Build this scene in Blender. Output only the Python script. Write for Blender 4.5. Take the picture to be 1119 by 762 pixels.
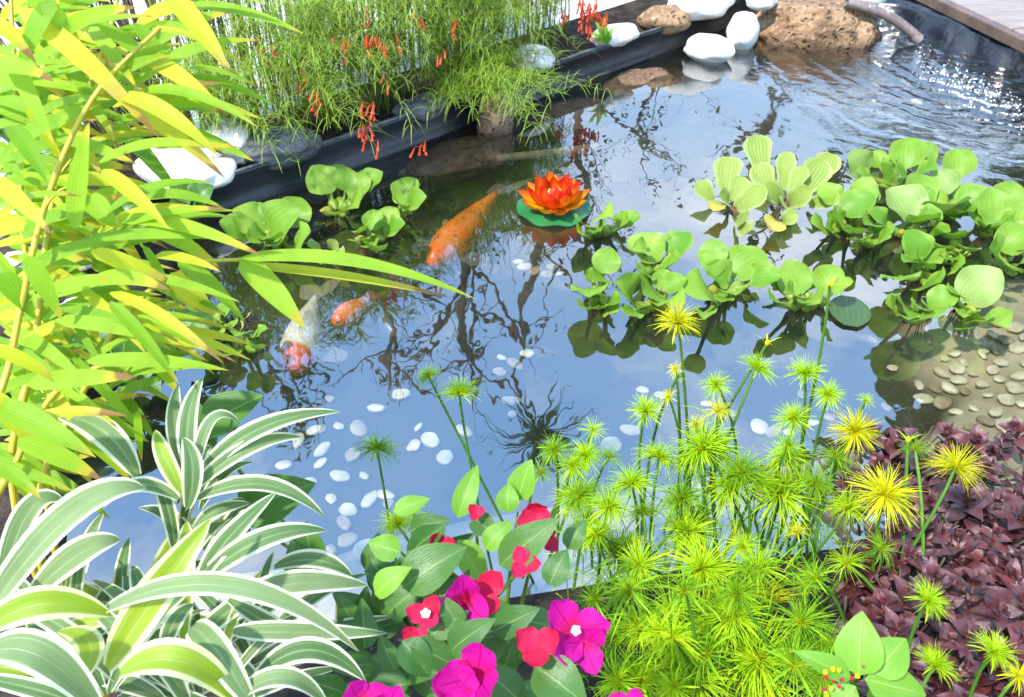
import bpy, math, random
import numpy as np
from mathutils import Vector, Matrix, noise
R = math.radians
random.seed(7)
for o in list(bpy.data.objects): bpy.data.objects.remove(o)
sc = bpy.context.scene
COL = sc.collection
PI = math.pi
V3 = Vector

# ------------------------------------------------------------------ camera
PITCH, FPX, CAMZ = 40.0, 878.0, 1.5
cam = bpy.data.cameras.new('camera')
camo = bpy.data.objects.new('camera', cam); COL.objects.link(camo)
camo.location = (0, 0, CAMZ); camo.rotation_euler = (R(90 - PITCH), 0, 0)
cam.sensor_width = 36; cam.lens = FPX / 1119 * 36
cam.clip_start = .02; cam.clip_end = 1000
cam.dof.use_dof = True; cam.dof.focus_distance = 1.6; cam.dof.aperture_fstop = 9
sc.camera = camo

# ------------------------------------------------------------------ sky, sun, exposure
SUN_EL, SUN_AZ = 56.0, (-.62, -.50)            # towards the sun, seen from above
az = math.atan2(SUN_AZ[0], SUN_AZ[1])
w = bpy.data.worlds.new('World'); sc.world = w; w.use_nodes = True
nt = w.node_tree; nt.nodes.clear()
def N(t, ty, **k):
    n = t.nodes.new(ty)
    for a, b in k.items(): setattr(n, a, b)
    return n
sky = N(nt, 'ShaderNodeTexSky', sky_type='NISHITA')
sky.sun_disc = False; sky.sun_elevation = R(SUN_EL); sky.sun_rotation = az
sky.air_density = 1.0; sky.dust_density = .6; sky.ozone_density = 1.6
tc = N(nt, 'ShaderNodeTexCoord')
mp = N(nt, 'ShaderNodeMapping'); mp.inputs['Scale'].default_value = (1.3, 1.3, 2.6)
mp.inputs['Location'].default_value = (.35, .1, .2)
nz = N(nt, 'ShaderNodeTexNoise'); nz.inputs['Scale'].default_value = 2.2; nz.inputs['Detail'].default_value = 7; nz.inputs['Roughness'].default_value = .55
cr = N(nt, 'ShaderNodeValToRGB'); cr.color_ramp.elements[0].position = .50; cr.color_ramp.elements[1].position = .72
mx = N(nt, 'ShaderNodeMix', data_type='RGBA'); mx.inputs['B'].default_value = (8.6, 9.4, 10.6, 1)
bg = N(nt, 'ShaderNodeBackground'); bg.inputs['Strength'].default_value = .15
wo = N(nt, 'ShaderNodeOutputWorld')
L = nt.links.new
L(tc.outputs['Generated'], mp.inputs['Vector']); L(mp.outputs[0], nz.inputs['Vector']); L(nz.outputs['Fac'], cr.inputs['Fac'])
vl = N(nt, 'ShaderNodeMix', data_type='RGBA'); vl.inputs['Factor'].default_value = .65; vl.inputs['B'].default_value = (2.9, 5.5, 10.4, 1)   # blue veil added over the sky to lift reflections and ambient light
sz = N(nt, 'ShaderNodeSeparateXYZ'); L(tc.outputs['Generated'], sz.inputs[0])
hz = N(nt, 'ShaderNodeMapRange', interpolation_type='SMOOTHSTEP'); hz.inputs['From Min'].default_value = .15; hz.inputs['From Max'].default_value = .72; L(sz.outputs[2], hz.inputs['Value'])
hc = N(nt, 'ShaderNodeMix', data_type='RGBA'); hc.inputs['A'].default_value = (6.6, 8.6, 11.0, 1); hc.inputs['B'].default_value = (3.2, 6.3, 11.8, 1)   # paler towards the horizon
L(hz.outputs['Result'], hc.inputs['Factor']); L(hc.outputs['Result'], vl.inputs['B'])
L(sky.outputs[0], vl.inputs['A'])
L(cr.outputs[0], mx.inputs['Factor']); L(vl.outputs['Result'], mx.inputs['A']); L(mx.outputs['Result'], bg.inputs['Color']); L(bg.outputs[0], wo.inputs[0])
sd = bpy.data.lights.new('sun', 'SUN'); sd.energy = 3.6; sd.angle = R(2.5); sd.color = (1, .95, .87)
so = bpy.data.objects.new('sun', sd); COL.objects.link(so)
ce = math.cos(R(SUN_EL)); hl = math.hypot(*SUN_AZ)
SUN = V3((SUN_AZ[0] / hl * ce, SUN_AZ[1] / hl * ce, math.sin(R(SUN_EL))))
so.rotation_euler = SUN.to_track_quat('Z', 'Y').to_euler()
vs = sc.view_settings
vs.view_transform = 'Standard'; vs.look = 'None'; vs.gamma = 1; vs.use_curve_mapping = False
vs.exposure = 1.2
sc.cycles.max_bounces = 10; sc.cycles.transparent_max_bounces = 24; sc.cycles.diffuse_bounces = 4; sc.cycles.transmission_bounces = 6
sc.cycles.caustics_reflective = False; sc.cycles.caustics_refractive = False
sc.cycles.sample_clamp_indirect = 6

# ------------------------------------------------------------------ measuring helpers
_p = R(PITCH)
def ray(px, py):
    u = (px - 559.5) / FPX; v = (381 - py) / FPX
    return V3((u, math.cos(_p) + v * math.sin(_p), -math.sin(_p) + v * math.cos(_p)))
CAM = V3((0, 0, CAMZ))
def at_z(px, py, z=0.): D = ray(px, py); return CAM + D * ((z - CAMZ) / D.z)
def at_y(px, py, y): D = ray(px, py); return CAM + D * (y / D.y)
def at_d(px, py, d): return CAM + ray(px, py) * d
def rnd(a, b): return random.uniform(a, b)
def jit(s): return V3((rnd(-s, s), rnd(-s, s), rnd(-s, s)))
def lerp(a, b, t): return a + (b - a) * t
def sm(a, b, x):
    t = max(0, min(1, (x - a) / (b - a))); return t * t * (3 - 2 * t)
def q3(a, b, c, n):                              # n+1 points of a curve from a to c, through b
    m = b * 2 - (a + c) * .5
    return [a * (1 - t) ** 2 + m * 2 * t * (1 - t) + c * t * t for t in [i / n for i in range(n + 1)]]

# ------------------------------------------------------------------ objects
ORG = {}
def empty(name, loc, label=None, cat=None, group=None):
    o = bpy.data.objects.new(name, None); COL.objects.link(o)
    o.empty_display_size = .05
    o.location = loc; ORG[o.name] = V3(loc)
    tag(o, label, cat, group); return o
def tag(o, label=None, cat=None, group=None, kind=None):
    if label: o['label'] = label
    if cat: o['category'] = cat
    if group: o['group'] = group
    if kind: o['kind'] = kind
    return o
def add_obj(name, mesh, org, parent=None):
    o = bpy.data.objects.new(name, mesh); COL.objects.link(o)
    ORG[o.name] = V3(org)
    if parent is not None:
        o.parent = parent; o.location = V3(org) - ORG[parent.name]
    else: o.location = org
    return o
class MB:
    """gathers faces of one mesh: grids, tubes, blades"""
    def __init__(s): s.v = []; s.f = []; s.uv = []; s.r = []; s.m = []; s.cur = random.random(); s.mi = 0; s.flat = []; s.sm = True
    def vert(s, p, uv=(0, 0)):
        s.v.append((p[0], p[1], p[2])); s.uv.append(uv); s.r.append(s.cur); return len(s.v) - 1
    def face(s, *ix): s.f.append(ix); s.m.append(s.mi); s.flat.append(s.sm)
    def grid(s, rows, uvs=None, closed=False):
        ids = []
        n = len(rows)
        for i, r in enumerate(rows):
            k = len(r)
            ids.append([s.vert(p, uvs[i][j] if uvs else (j / max(1, k - (0 if closed else 1)), i / max(1, n - 1))) for j, p in enumerate(r)])
        for i in range(n - 1):
            k = len(ids[i])
            for j in range(k if closed else k - 1):
                j2 = (j + 1) % k
                s.face(ids[i][j], ids[i][j2], ids[i + 1][j2], ids[i + 1][j])
        return ids
    def tube(s, pts, rad, n=6, cap=True):
        if not isinstance(rad, (list, tuple)): rad = [rad] * len(pts)
        T0 = (pts[1] - pts[0]).normalized()
        a = T0.orthogonal().normalized()
        rows = []
        for i, p in enumerate(pts):
            T = (pts[min(i + 1, len(pts) - 1)] - pts[max(i - 1, 0)])
            T = T.normalized() if T.length > 1e-9 else T0
            a = (a - T * a.dot(T)).normalized(); b = T.cross(a)
            rows.append([p + (a * math.cos(t) + b * math.sin(t)) * rad[i] for t in [2 * PI * k / n for k in range(n)]])
        ids = s.grid(rows, closed=True)
        if cap:
            s.face(*reversed(ids[0])); s.face(*ids[-1])
    def blade(s, pts, wid, up=V3((0, 0, 1)), nu=2, fold=0., cup=0., wav=0., roll=0., thick=0):
        """leaf along pts; wid = half widths; fold lifts the two halves (V), cup bends them round"""
        n = len(pts); rows = []; uvs = []
        ph = rnd(0, 6)
        for i, p in enumerate(pts):
            T = (pts[min(i + 1, n - 1)] - pts[max(i - 1, 0)])
            T = T.normalized() if T.length > 1e-9 else V3((0, 1, 0))
            S = T.cross(up)
            S = S.normalized() if S.length > 1e-6 else T.orthogonal().normalized()
            Nn = S.cross(T)
            if roll:
                q = Matrix.Rotation(roll * i / (n - 1), 3, T); S = q @ S; Nn = q @ Nn
            row = []; uvr = []
            for j in range(2 * nu + 1):
                c = (j - nu) / nu; ww = wid[i]
                h = ww * (fold * abs(c) + cup * c * c) + wav * abs(c) ** 2 * ww * math.sin(i / (n - 1) * 11 + ph + (2 if c > 0 else 0))
                row.append(p + S * (c * ww) + Nn * h); uvr.append(((c + 1) / 2, i / (n - 1)))
            rows.append(row); uvs.append(uvr)
        s.grid(rows, uvs)
    def box(s, lo, hi, M=None):
        c = [V3((x, y, z)) for z in (lo[2], hi[2]) for y in (lo[1], hi[1]) for x in (lo[0], hi[0])]
        if M is not None: c = [M @ p for p in c]
        i = [s.vert(p) for p in c]
        o = s.sm; s.sm = False
        for f in ((0, 2, 3, 1), (4, 5, 7, 6), (0, 1, 5, 4), (2, 6, 7, 3), (0, 4, 6, 2), (1, 3, 7, 5)): s.face(*[i[k] for k in f])
        s.sm = o
    def mesh(s, name, mats, org=V3((0, 0, 0))):
        me = bpy.data.meshes.new(name)
        org = V3(org)
        me.from_pydata([(p[0] - org.x, p[1] - org.y, p[2] - org.z) for p in s.v], [], s.f)
        for m in (mats if isinstance(mats, (list, tuple)) else [mats]): me.materials.append(m)
        me.polygons.foreach_set('material_index', s.m)
        me.polygons.foreach_set('use_smooth', s.flat)
        ul = me.uv_layers.new(name='UVMap')
        li = np.zeros(len(me.loops), dtype=np.int32); me.loops.foreach_get('vertex_index', li)
        ul.data.foreach_set('uv', np.array(s.uv, dtype=np.float32)[li].ravel())
        at = me.attributes.new('rnd', 'FLOAT', 'POINT'); at.data.foreach_set('value', np.array(s.r, dtype=np.float32))
        me.update(); return me
    def build(s, name, mats, parent=None, org=(0, 0, 0)):
        return add_obj(name, s.mesh(name, mats, org), org, parent)
def bevel(o, wd=.004, seg=2):
    b = o.modifiers.new('bevel', 'BEVEL'); b.width = wd; b.segments = seg; return o

# ------------------------------------------------------------------ materials
def mat(name):
    m = bpy.data.materials.new(name); m.use_nodes = True; t = m.node_tree; t.nodes.clear()
    return m, t, N(t, 'ShaderNodeOutputMaterial')
def col(c): return (c[0], c[1], c[2], 1)
def mixc(t, f, a, b, blend='MIX'):
    n = N(t, 'ShaderNodeMix', data_type='RGBA', blend_type=blend)
    for k, x in (('Factor', f), ('A', a), ('B', b)):
        if isinstance(x, (int, float)): n.inputs[k].default_value = x
        elif isinstance(x, tuple): n.inputs[k].default_value = col(x)
        else: t.links.new(x, n.inputs[k])
    return n.outputs['Result']
def mth(t, op, a, b=None, c=None, clamp=False):
    n = N(t, 'ShaderNodeMath', operation=op); n.use_clamp = clamp
    for i, x in enumerate((a, b, c)):
        if x is None: continue
        if isinstance(x, (int, float)): n.inputs[i].default_value = x
        else: t.links.new(x, n.inputs[i])
    return n.outputs[0]
def ss(t, lo, hi, x):
    n = N(t, 'ShaderNodeMapRange', interpolation_type='SMOOTHSTEP')
    n.inputs['From Min'].default_value = lo; n.inputs['From Max'].default_value = hi
    t.links.new(x, n.inputs['Value']); return n.outputs['Result']
def noi(t, vec, scale, detail=4, rough=.55, out='Fac'):
    n = N(t, 'ShaderNodeTexNoise'); n.inputs['Scale'].default_value = scale; n.inputs['Detail'].default_value = detail; n.inputs['Roughness'].default_value = rough
    if vec is not None: t.links.new(vec, n.inputs['Vector'])
    return n.outputs[out]
def scl(t, vec, s):
    n = N(t, 'ShaderNodeMapping'); n.inputs['Scale'].default_value = s; t.links.new(vec, n.inputs['Vector']); return n.outputs[0]
def bmp(t, h, st=.3, dist=.01):
    n = N(t, 'ShaderNodeBump'); n.inputs['Strength'].default_value = st; n.inputs['Distance'].default_value = dist
    t.links.new(h, n.inputs['Height']); return n.outputs[0]
def prin(t, c, rough=.5, spec=.5, nrm=None, metal=0.):
    b = N(t, 'ShaderNodeBsdfPrincipled'); b.inputs['Roughness'].default_value = rough; b.inputs['Specular IOR Level'].default_value = spec; b.inputs['Metallic'].default_value = metal
    if isinstance(c, tuple): b.inputs['Base Color'].default_value = col(c)
    else: t.links.new(c, b.inputs['Base Color'])
    if nrm is not None: t.links.new(nrm, b.inputs['Normal'])
    return b
def leaf(name, c1, c2, tip=None, tip2=None, tip_at=.8, margin=None, mw=.3, rib=None, veins=0, VS_=.22, WEAR=.35, trans=.45, tcol=None, rough=.42, spec=.45, spots=None, base=None, side=None):
    m, t, out = mat(name); lk = t.links.new
    uv = N(t, 'ShaderNodeUVMap').outputs[0]
    sp = N(t, 'ShaderNodeSeparateXYZ'); lk(uv, sp.inputs[0]); u, v = sp.outputs[0], sp.outputs[1]
    oc = N(t, 'ShaderNodeTexCoord').outputs['Object']
    ra = N(t, 'ShaderNodeAttribute', attribute_name='rnd').outputs['Fac']
    oi = N(t, 'ShaderNodeObjectInfo').outputs['Random']
    n1 = noi(t, oc, 14, 3)
    f = mth(t, 'ADD', mth(t, 'MULTIPLY', ra, .55), mth(t, 'ADD', mth(t, 'MULTIPLY', n1, .5), mth(t, 'MULTIPLY_ADD', oi, .35, -.28)), clamp=True)
    c = mixc(t, f, c1, c2)
    a = mth(t, 'ABSOLUTE', mth(t, 'MULTIPLY_ADD', u, 2, -1))                     # 0 at the rib, 1 at the rim
    st = noi(t, scl(t, uv, (34, .6, 1)), 1.0, 2)                                  # streaks along the leaf
    c = mixc(t, mth(t, 'MULTIPLY', ss(t, .45, .7, st), .35), c, tuple(x * .72 for x in c1))
    if base: c = mixc(t, ss(t, .0, .35, v), base, c)
    if side: c = mixc(t, ss(t, .55, 1., a), c, side)
    if veins:
        wv = mth(t, 'ABSOLUTE', mth(t, 'SINE', mth(t, 'MULTIPLY', u, veins * PI)))
        c = mixc(t, mth(t, 'MULTIPLY', ss(t, .3, .0, wv), VS_), c, tuple(min(1, x * 1.9 + .06) for x in c2))
    if rib: c = mixc(t, mth(t, 'MULTIPLY', ss(t, .07, .02, a), .7), c, rib)
    if margin:
        e = mth(t, 'ADD', a, mth(t, 'MULTIPLY_ADD', st, .3, -.15))
        c = mixc(t, ss(t, 1 - mw, 1 - mw + .08, e), c, margin)
        c = mixc(t, mth(t, 'MULTIPLY', ss(t, .62, .68, st), .55), c, margin)
    if tip:
        e = mth(t, 'ADD', v, mth(t, 'ADD', mth(t, 'MULTIPLY_ADD', n1, .5, -.25), mth(t, 'MULTIPLY_ADD', ra, .3, -.2)))
        c = mixc(t, ss(t, tip_at - .12, tip_at + .05, e), c, tip)
        if tip2: c = mixc(t, ss(t, tip_at + .1, tip_at + .14, e), c, tip2)
    if spots:
        s_ = noi(t, oc, 60, 2); c = mixc(t, ss(t, .68, .74, s_), c, spots)
    wr = ss(t, .66, .74, noi(t, oc, 38, 5, .7))
    c = mixc(t, mth(t, 'MULTIPLY', wr, WEAR), c, (.26, .19, .06))
    c = mixc(t, mth(t, 'MULTIPLY', ss(t, .45, .75, noi(t, oc, 22, 6, .7)), .22), c, tuple(x * .55 for x in c1))
    nb = noi(t, scl(t, uv, (26, 5, 1)), 1.2, 3)
    nrm = bmp(t, nb, .35, .003)
    b = prin(t, c, rough, spec, nrm)
    tr = N(t, 'ShaderNodeBsdfTranslucent')
    lk(mixc(t, 1, c, tuple(tcol) if tcol else (1.25, 1.25, .75), 'MULTIPLY'), tr.inputs['Color'])
    mx = N(t, 'ShaderNodeMixShader'); mx.inputs[0].default_value = trans
    lk(b.outputs[0], mx.inputs[1]); lk(tr.outputs[0], mx.inputs[2]); lk(mx.outputs[0], out.inputs[0])
    return m
def simple(name, c1, c2, scale=8, rough=.6, spec=.4, bump=.3, bs=30, bd=.01, det=5, lo=.35, hi=.65, stretch=(1, 1, 1), dirt=None):
    m, t, out = mat(name)
    oc = scl(t, N(t, 'ShaderNodeTexCoord').outputs['Object'], stretch)
    c = mixc(t, ss(t, lo, hi, noi(t, oc, scale, det)), c1, c2)
    if dirt: c = mixc(t, mth(t, 'MULTIPLY', ss(t, .5, .75, noi(t, oc, scale * 2.7, 6, .7)), .8), c, dirt)
    b = prin(t, c, rough, spec, bmp(t, noi(t, oc, bs, 6, .65), bump, bd))
    t.links.new(b.outputs[0], out.inputs[0]); return m

M = {}
M['white_stone'] = simple('white_stone', (.60, .57, .51), (.76, .74, .69), 6, .65, .3, .6, 30, .008, dirt=(.44, .39, .31))
M['pebble'] = simple('pebble', (.50, .44, .31), (.78, .73, .57), 9, .5, .3, .2, 40, .004)
M['grey_rock'] = simple('grey_rock', (.035, .042, .05), (.09, .10, .11), 7, .45, .5, .8, 18, .02, dirt=(.17, .17, .165))
M['coral_stone'] = None
def lava(name, c1, c2, c3):
    m, t, out = mat(name); lk = t.links.new
    oc = N(t, 'ShaderNodeTexCoord').outputs['Object']
    vo = N(t, 'ShaderNodeTexVoronoi'); vo.inputs['Scale'].default_value = 34; lk(mixc(t, .06, oc, noi(t, oc, 12, 3, out='Color')), vo.inputs['Vector'])
    hole = ss(t, .42, .16, vo.outputs['Distance'])
    hole = mth(t, 'MULTIPLY', hole, ss(t, .42, .55, noi(t, oc, 9, 3)))
    c = mixc(t, ss(t, .35, .65, noi(t, oc, 6, 6)), c1, c2)
    c = mixc(t, mth(t, 'MULTIPLY', ss(t, .5, .7, noi(t, oc, 45, 4)), .6), c, c3)
    h = mth(t, 'ADD', mth(t, 'MULTIPLY', hole, -1.2), mth(t, 'MULTIPLY', noi(t, oc, 40, 8, .7), 1.0))
    c = mixc(t, mth(t, 'MULTIPLY', hole, .55), c, tuple(x * .35 for x in c1))
    gz = N(t, 'ShaderNodeSeparateXYZ'); lk(N(t, 'ShaderNodeNewGeometry').outputs['Position'], gz.inputs[0])
    wet = ss(t, .07, .015, mth(t, 'ADD', gz.outputs[2], mth(t, 'MULTIPLY', noi(t, oc, 8), .03)))   # wet stone at the waterline
    c = mixc(t, mth(t, 'MULTIPLY', wet, .55), c, tuple(x * .4 for x in c1))
    b = prin(t, c, .75, .3, bmp(t, h, .9, .02)); lk(b.outputs[0], out.inputs[0]); return m
M['lava'] = lava('lava_rock', (.20, .11, .06), (.38, .235, .125), (.54, .38, .22))
M['lava_dark'] = lava('brown_rock', (.18, .11, .07), (.34, .22, .14), (.42, .30, .2))
M['coral_stone'] = lava('coral_stone', (.72, .68, .6), (.8, .77, .7), (.82, .8, .74))
def blackplastic(name, c=(.012, .014, .018), rough=.34, sc_=10, bd=.01):
    m, t, out = mat(name); oc = N(t, 'ShaderNodeTexCoord').outputs['Object']
    d = ss(t, .56, .72, noi(t, oc, 5, 7, .7))
    c = mixc(t, mth(t, 'MULTIPLY', d, .5), c, (.10, .10, .10))
    sp = noi(t, oc, 130, 2); c = mixc(t, ss(t, .74, .78, sp), c, (.35, .34, .32))
    b = prin(t, c, rough, .5, bmp(t, noi(t, oc, sc_, 4), .5, bd)); t.links.new(b.outputs[0], out.inputs[0]); return m
M['edging'] = blackplastic('black_edging')
M['edging_worn_lit'] = simple('worn_lit_edging', (.035, .038, .042), (.16, .165, .17), 18, .4, .4, .3, 40, .003, stretch=(1, 1, 1), dirt=(.3, .3, .3))  # lighter grey for the lip: some wear, and a painted highlight along it
M['liner'] = blackplastic('black_liner', (.010, .013, .02), .22, 6, .02)
M['deck'] = simple('deck_tile', (.17, .125, .10), (.25, .195, .165), 5, .42, .5, .15, 60, .004, stretch=(1, 6, 1), dirt=(.24, .18, .15))
M['deck_edge'] = simple('deck_edge', (.07, .045, .035), (.12, .08, .06), 9, .45, .4, .3, 30, .005)
M['pipe'] = simple('pipe', (.15, .11, .10), (.27, .21, .19), 7, .3, .5, .2, 30, .003, dirt=(.5, .46, .44))
M['pole'] = simple('bamboo_pole', (.22, .18, .09), (.33, .27, .14), 7, .5, .4, .2, 30, .003)
M['bark'] = simple('bark', (.07, .05, .035), (.13, .10, .07), 12, .8, .2, .6, 40, .01)
M['soil'] = simple('soil', (.02, .014, .01), (.055, .04, .028), 14, .9, .1, .9, 30, .03)
M['foam'] = simple('foam', (.8, .82, .84), (.9, .9, .9), 20, .15, .6, .3, 60, .004)

# ------------------------------------------------------------------ ground, pond floor, water
W1, W3 = V3((-.67, 2.85, 0)), V3((.78, 4.14, 0))
WD = (W3 - W1).normalized(); WN = V3((-WD.y, WD.x, 0))            # along the far edging / away from the water
SHORE = [(-1.06, 2.64), (-.74, 2.92), (.05, 3.64), (.72, 4.23), (1.28, 4.75), (1.78, 4.98), (2.36, 4.46), (2.64, 3.86), (2.92, 3.0), (2.9, 2.0), (2.4, 1.45), (1.9, 1.22), (1.33, 1.15), (.67, 1.06), (.2, .98), (-.13, .92), (-.45, .84), (-.78, .84), (-1.0, 1.05), (-1.12, 1.4), (-1.1, 1.8), (-1.12, 2.3)]
def dense(pts, n=5):
    o = []
    for i, a in enumerate(pts):
        b = pts[(i + 1) % len(pts)]
        for k in range(n): o.append(V3((lerp(a[0], b[0], k / n), lerp(a[1], b[1], k / n), 0)))
    return o
shore = dense(SHORE)
cen = sum(shore, V3()) / len(shore)
ADDED_LED = [(-2, .95), (-.9, 1.03), (-.45, 1.12), (-.13, 1.22), (.2, 1.31), (.67, 1.40), (1.0, 1.46), (1.33, 1.62), (2, 2.2), (4, 3)]  # made-up shallow shelf, standing in for water that mirrors something dark overhead
def ledge(x):
    for (a, b), (c, d) in zip(ADDED_LED, ADDED_LED[1:]):
        if x <= c: return lerp(b, d, max(0, (x - a) / (c - a)))
    return ADDED_LED[-1][1]
def floor_z(x, y):
    d = y - ledge(x) - .025 * noise.noise(V3((x * 5, y * 5, 0)))
    z = lerp(-.055, -.25, sm(-.03, .12, d))
    sh = sm(.7, .25, math.hypot((x - 1.78) * .8, y - 1.9))
    z = lerp(z, -.075, sh)
    return z + .012 * noise.noise(V3((x * 6, y * 6, 3)))
def ground_mat():
    m, t, out = mat('ground'); lk = t.links.new
    pos = N(t, 'ShaderNodeNewGeometry').outputs['Position']
    sp = N(t, 'ShaderNodeSeparateXYZ'); lk(pos, sp.inputs[0])
    d = mth(t, 'ADD', mth(t, 'MULTIPLY', sp.outputs[0], WN.x), mth(t, 'MULTIPLY', sp.outputs[1], WN.y))
    d = mth(t, 'SUBTRACT', d, W1.dot(WN) + .42)
    e = mth(t, 'SUBTRACT', mth(t, 'MULTIPLY', sp.outputs[0], -1), 1.75)
    k = mth(t, 'MAXIMUM', mth(t, 'MAXIMUM', d, e), mth(t, 'SUBTRACT', sp.outputs[1], 5.2))
    k = mth(t, 'ADD', k, mth(t, 'MULTIPLY_ADD', noi(t, pos, 6, 4), .16, -.08))
    pale = mixc(t, ss(t, .35, .65, noi(t, pos, 4, 8, .6)), (.74, .73, .70), (.80, .79, .77))
    br = N(t, 'ShaderNodeTexBrick'); br.inputs['Scale'].default_value = 1.7; br.inputs['Mortar Size'].default_value = .006
    br.inputs['Color1'].default_value = br.inputs['Color2'].default_value = (1, 1, 1, 1); br.inputs['Mortar'].default_value = (.55, .53, .5, 1)
    lk(pos, br.inputs['Vector'])
    pale = mixc(t, 1, pale, br.outputs['Color'], 'MULTIPLY')
    soil = mixc(t, ss(t, .35, .65, noi(t, pos, 16, 8, .65)), (.018, .013, .010), (.06, .042, .03))
    soil = mixc(t, ss(t, .66, .72, noi(t, pos, 70, 3)), soil, (.16, .12, .08))
    f = ss(t, -.03, .03, k)
    h = noi(t, pos, 26, 8, .7)
    b = prin(t, mixc(t, f, soil, pale), .85, .2, bmp(t, h, .8, .02)); lk(b.outputs[0], out.inputs[0]); return m
def floor_mat():
    m, t, out = mat('pond_floor'); lk = t.links.new
    pos = N(t, 'ShaderNodeNewGeometry').outputs['Position']
    sp = N(t, 'ShaderNodeSeparateXYZ'); lk(pos, sp.inputs[0])
    deep = mixc(t, ss(t, .3, .7, noi(t, pos, 2.5, 6)), (.020, .021, .013), (.045, .043, .026))
    shal = mixc(t, ss(t, .3, .7, noi(t, pos, 5, 8, .65)), (.33, .27, .185), (.52, .45, .33))  # bright tan also stands in for water that mirrors no sky
    f = ss(t, -.17, -.09, mth(t, 'ADD', sp.outputs[2], mth(t, 'MULTIPLY_ADD', noi(t, pos, 8), .05, -.025)))
    b = prin(t, mixc(t, f, deep, shal), .9, .1, bmp(t, noi(t, pos, 30, 6), .6, .01)); lk(b.outputs[0], out.inputs[0]); return m
def water_mat():
    m, t, out = mat('water'); lk = t.links.new
    pos = N(t, 'ShaderNodeNewGeometry').outputs['Position']
    dv = N(t, 'ShaderNodeVectorMath', operation='DISTANCE'); lk(pos, dv.inputs[0]); dv.inputs[1].default_value = (2.35, 3.95, 0)
    near = ss(t, 1.7, .2, dv.outputs['Value'])                              # strength of the ripples round the inlet
    rw = N(t, 'ShaderNodeTexWave', wave_type='RINGS', rings_direction='SPHERICAL', wave_profile='SIN')
    mpp = N(t, 'ShaderNodeMapping'); mpp.inputs['Location'].default_value = (-2.35, -4.05, 0); lk(pos, mpp.inputs['Vector']); lk(mpp.outputs[0], rw.inputs['Vector'])
    rw.inputs['Scale'].default_value = 2.6; rw.inputs['Distortion'].default_value = 9.; rw.inputs['Detail'].default_value = 3; rw.inputs['Detail Scale'].default_value = 1.6
    fine = noi(t, scl(t, pos, (1, 1.5, 1)), 22, 4, .6)
    mid = noi(t, scl(t, pos, (1.25, .8, 1)), 7, 2, .5)
    slow = noi(t, pos, 2.2, 2, .4)
    h = mth(t, 'ADD', mth(t, 'MULTIPLY', slow, .003), mth(t, 'MULTIPLY', mid, .0011))
    h2 = mth(t, 'ADD', mth(t, 'MULTIPLY', rw.outputs['Fac'], .012), mth(t, 'MULTIPLY', fine, .007))
    h = mth(t, 'ADD', h, mth(t, 'MULTIPLY', h2, mth(t, 'MULTIPLY', near, near)))
    bn = N(t, 'ShaderNodeBump'); bn.inputs['Strength'].default_value = 1; bn.inputs['Distance'].default_value = 1.; lk(h, bn.inputs['Height'])
    dt = N(t, 'ShaderNodeVectorMath', operation='DOT_PRODUCT'); lk(bn.outputs[0], dt.inputs[0]); lk(N(t, 'ShaderNodeNewGeometry').outputs['Incoming'], dt.inputs[1])
    g1 = mth(t, 'SUBTRACT', 1, mth(t, 'ABSOLUTE', dt.outputs['Value']), clamp=True)
    fr = mth(t, 'MULTIPLY_ADD', mth(t, 'POWER', g1, 5), 1.0, .26, clamp=True)
    gl = N(t, 'ShaderNodeBsdfGlossy'); gl.inputs['Roughness'].default_value = .012; lk(bn.outputs[0], gl.inputs['Normal'])
    tr = N(t, 'ShaderNodeBsdfTransparent'); tr.inputs['Color'].default_value = (.88, .88, .80, 1)
    df = N(t, 'ShaderNodeBsdfDiffuse'); df.inputs['Color'].default_value = (.055, .058, .036, 1)     # silt hanging in the water
    mb = N(t, 'ShaderNodeMixShader'); mb.inputs[0].default_value = .11; lk(tr.outputs[0], mb.inputs[1]); lk(df.outputs[0], mb.inputs[2])
    mx = N(t, 'ShaderNodeMixShader'); lk(fr, mx.inputs[0]); lk(mb.outputs[0], mx.inputs[1]); lk(gl.outputs[0], mx.inputs[2])
    lk(mx.outputs[0], out.inputs[0]); return m
b = MB()
rows = []
for k, (s_, z) in enumerate(((1., -.4), (1., .035), (1.06, .05), (1.15, .05), (1.35, .05), (1.7, .05), (2.3, .05), (4, .05), (12, .05), (60, .05), (300, .05))):
    rows.append([cen + (p - cen) * s_ + V3((0, 0, z + (.018 * noise.noise(p * 4 * s_) if 1 < s_ < 3 else 0))) for p in shore])
b.grid(rows, closed=True)
tag(b.build('ground', ground_mat()), kind='structure')
b = MB()
xs = [-1.3 + 4.3 * i / 110 for i in range(111)]; ys = [.6 + 4.4 * i / 110 for i in range(111)]
b.grid([[V3((x, y, floor_z(x, y))) for x in xs] for y in ys])
tag(b.build('pond_floor', floor_mat()), kind='structure')
b = MB()
c0 = b.vert((cen.x, cen.y, 0)); ring = [b.vert((p.x, p.y, 0)) for p in shore]
b2 = [b.vert(cen + (p - cen) * 1.012) for p in shore]
for i in range(len(ring)):
    j = (i + 1) % len(ring); b.face(c0, ring[i], ring[j]); b.face(ring[i], b2[i], b2[j], ring[j])
tag(b.build('water', water_mat()), kind='structure')

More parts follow.
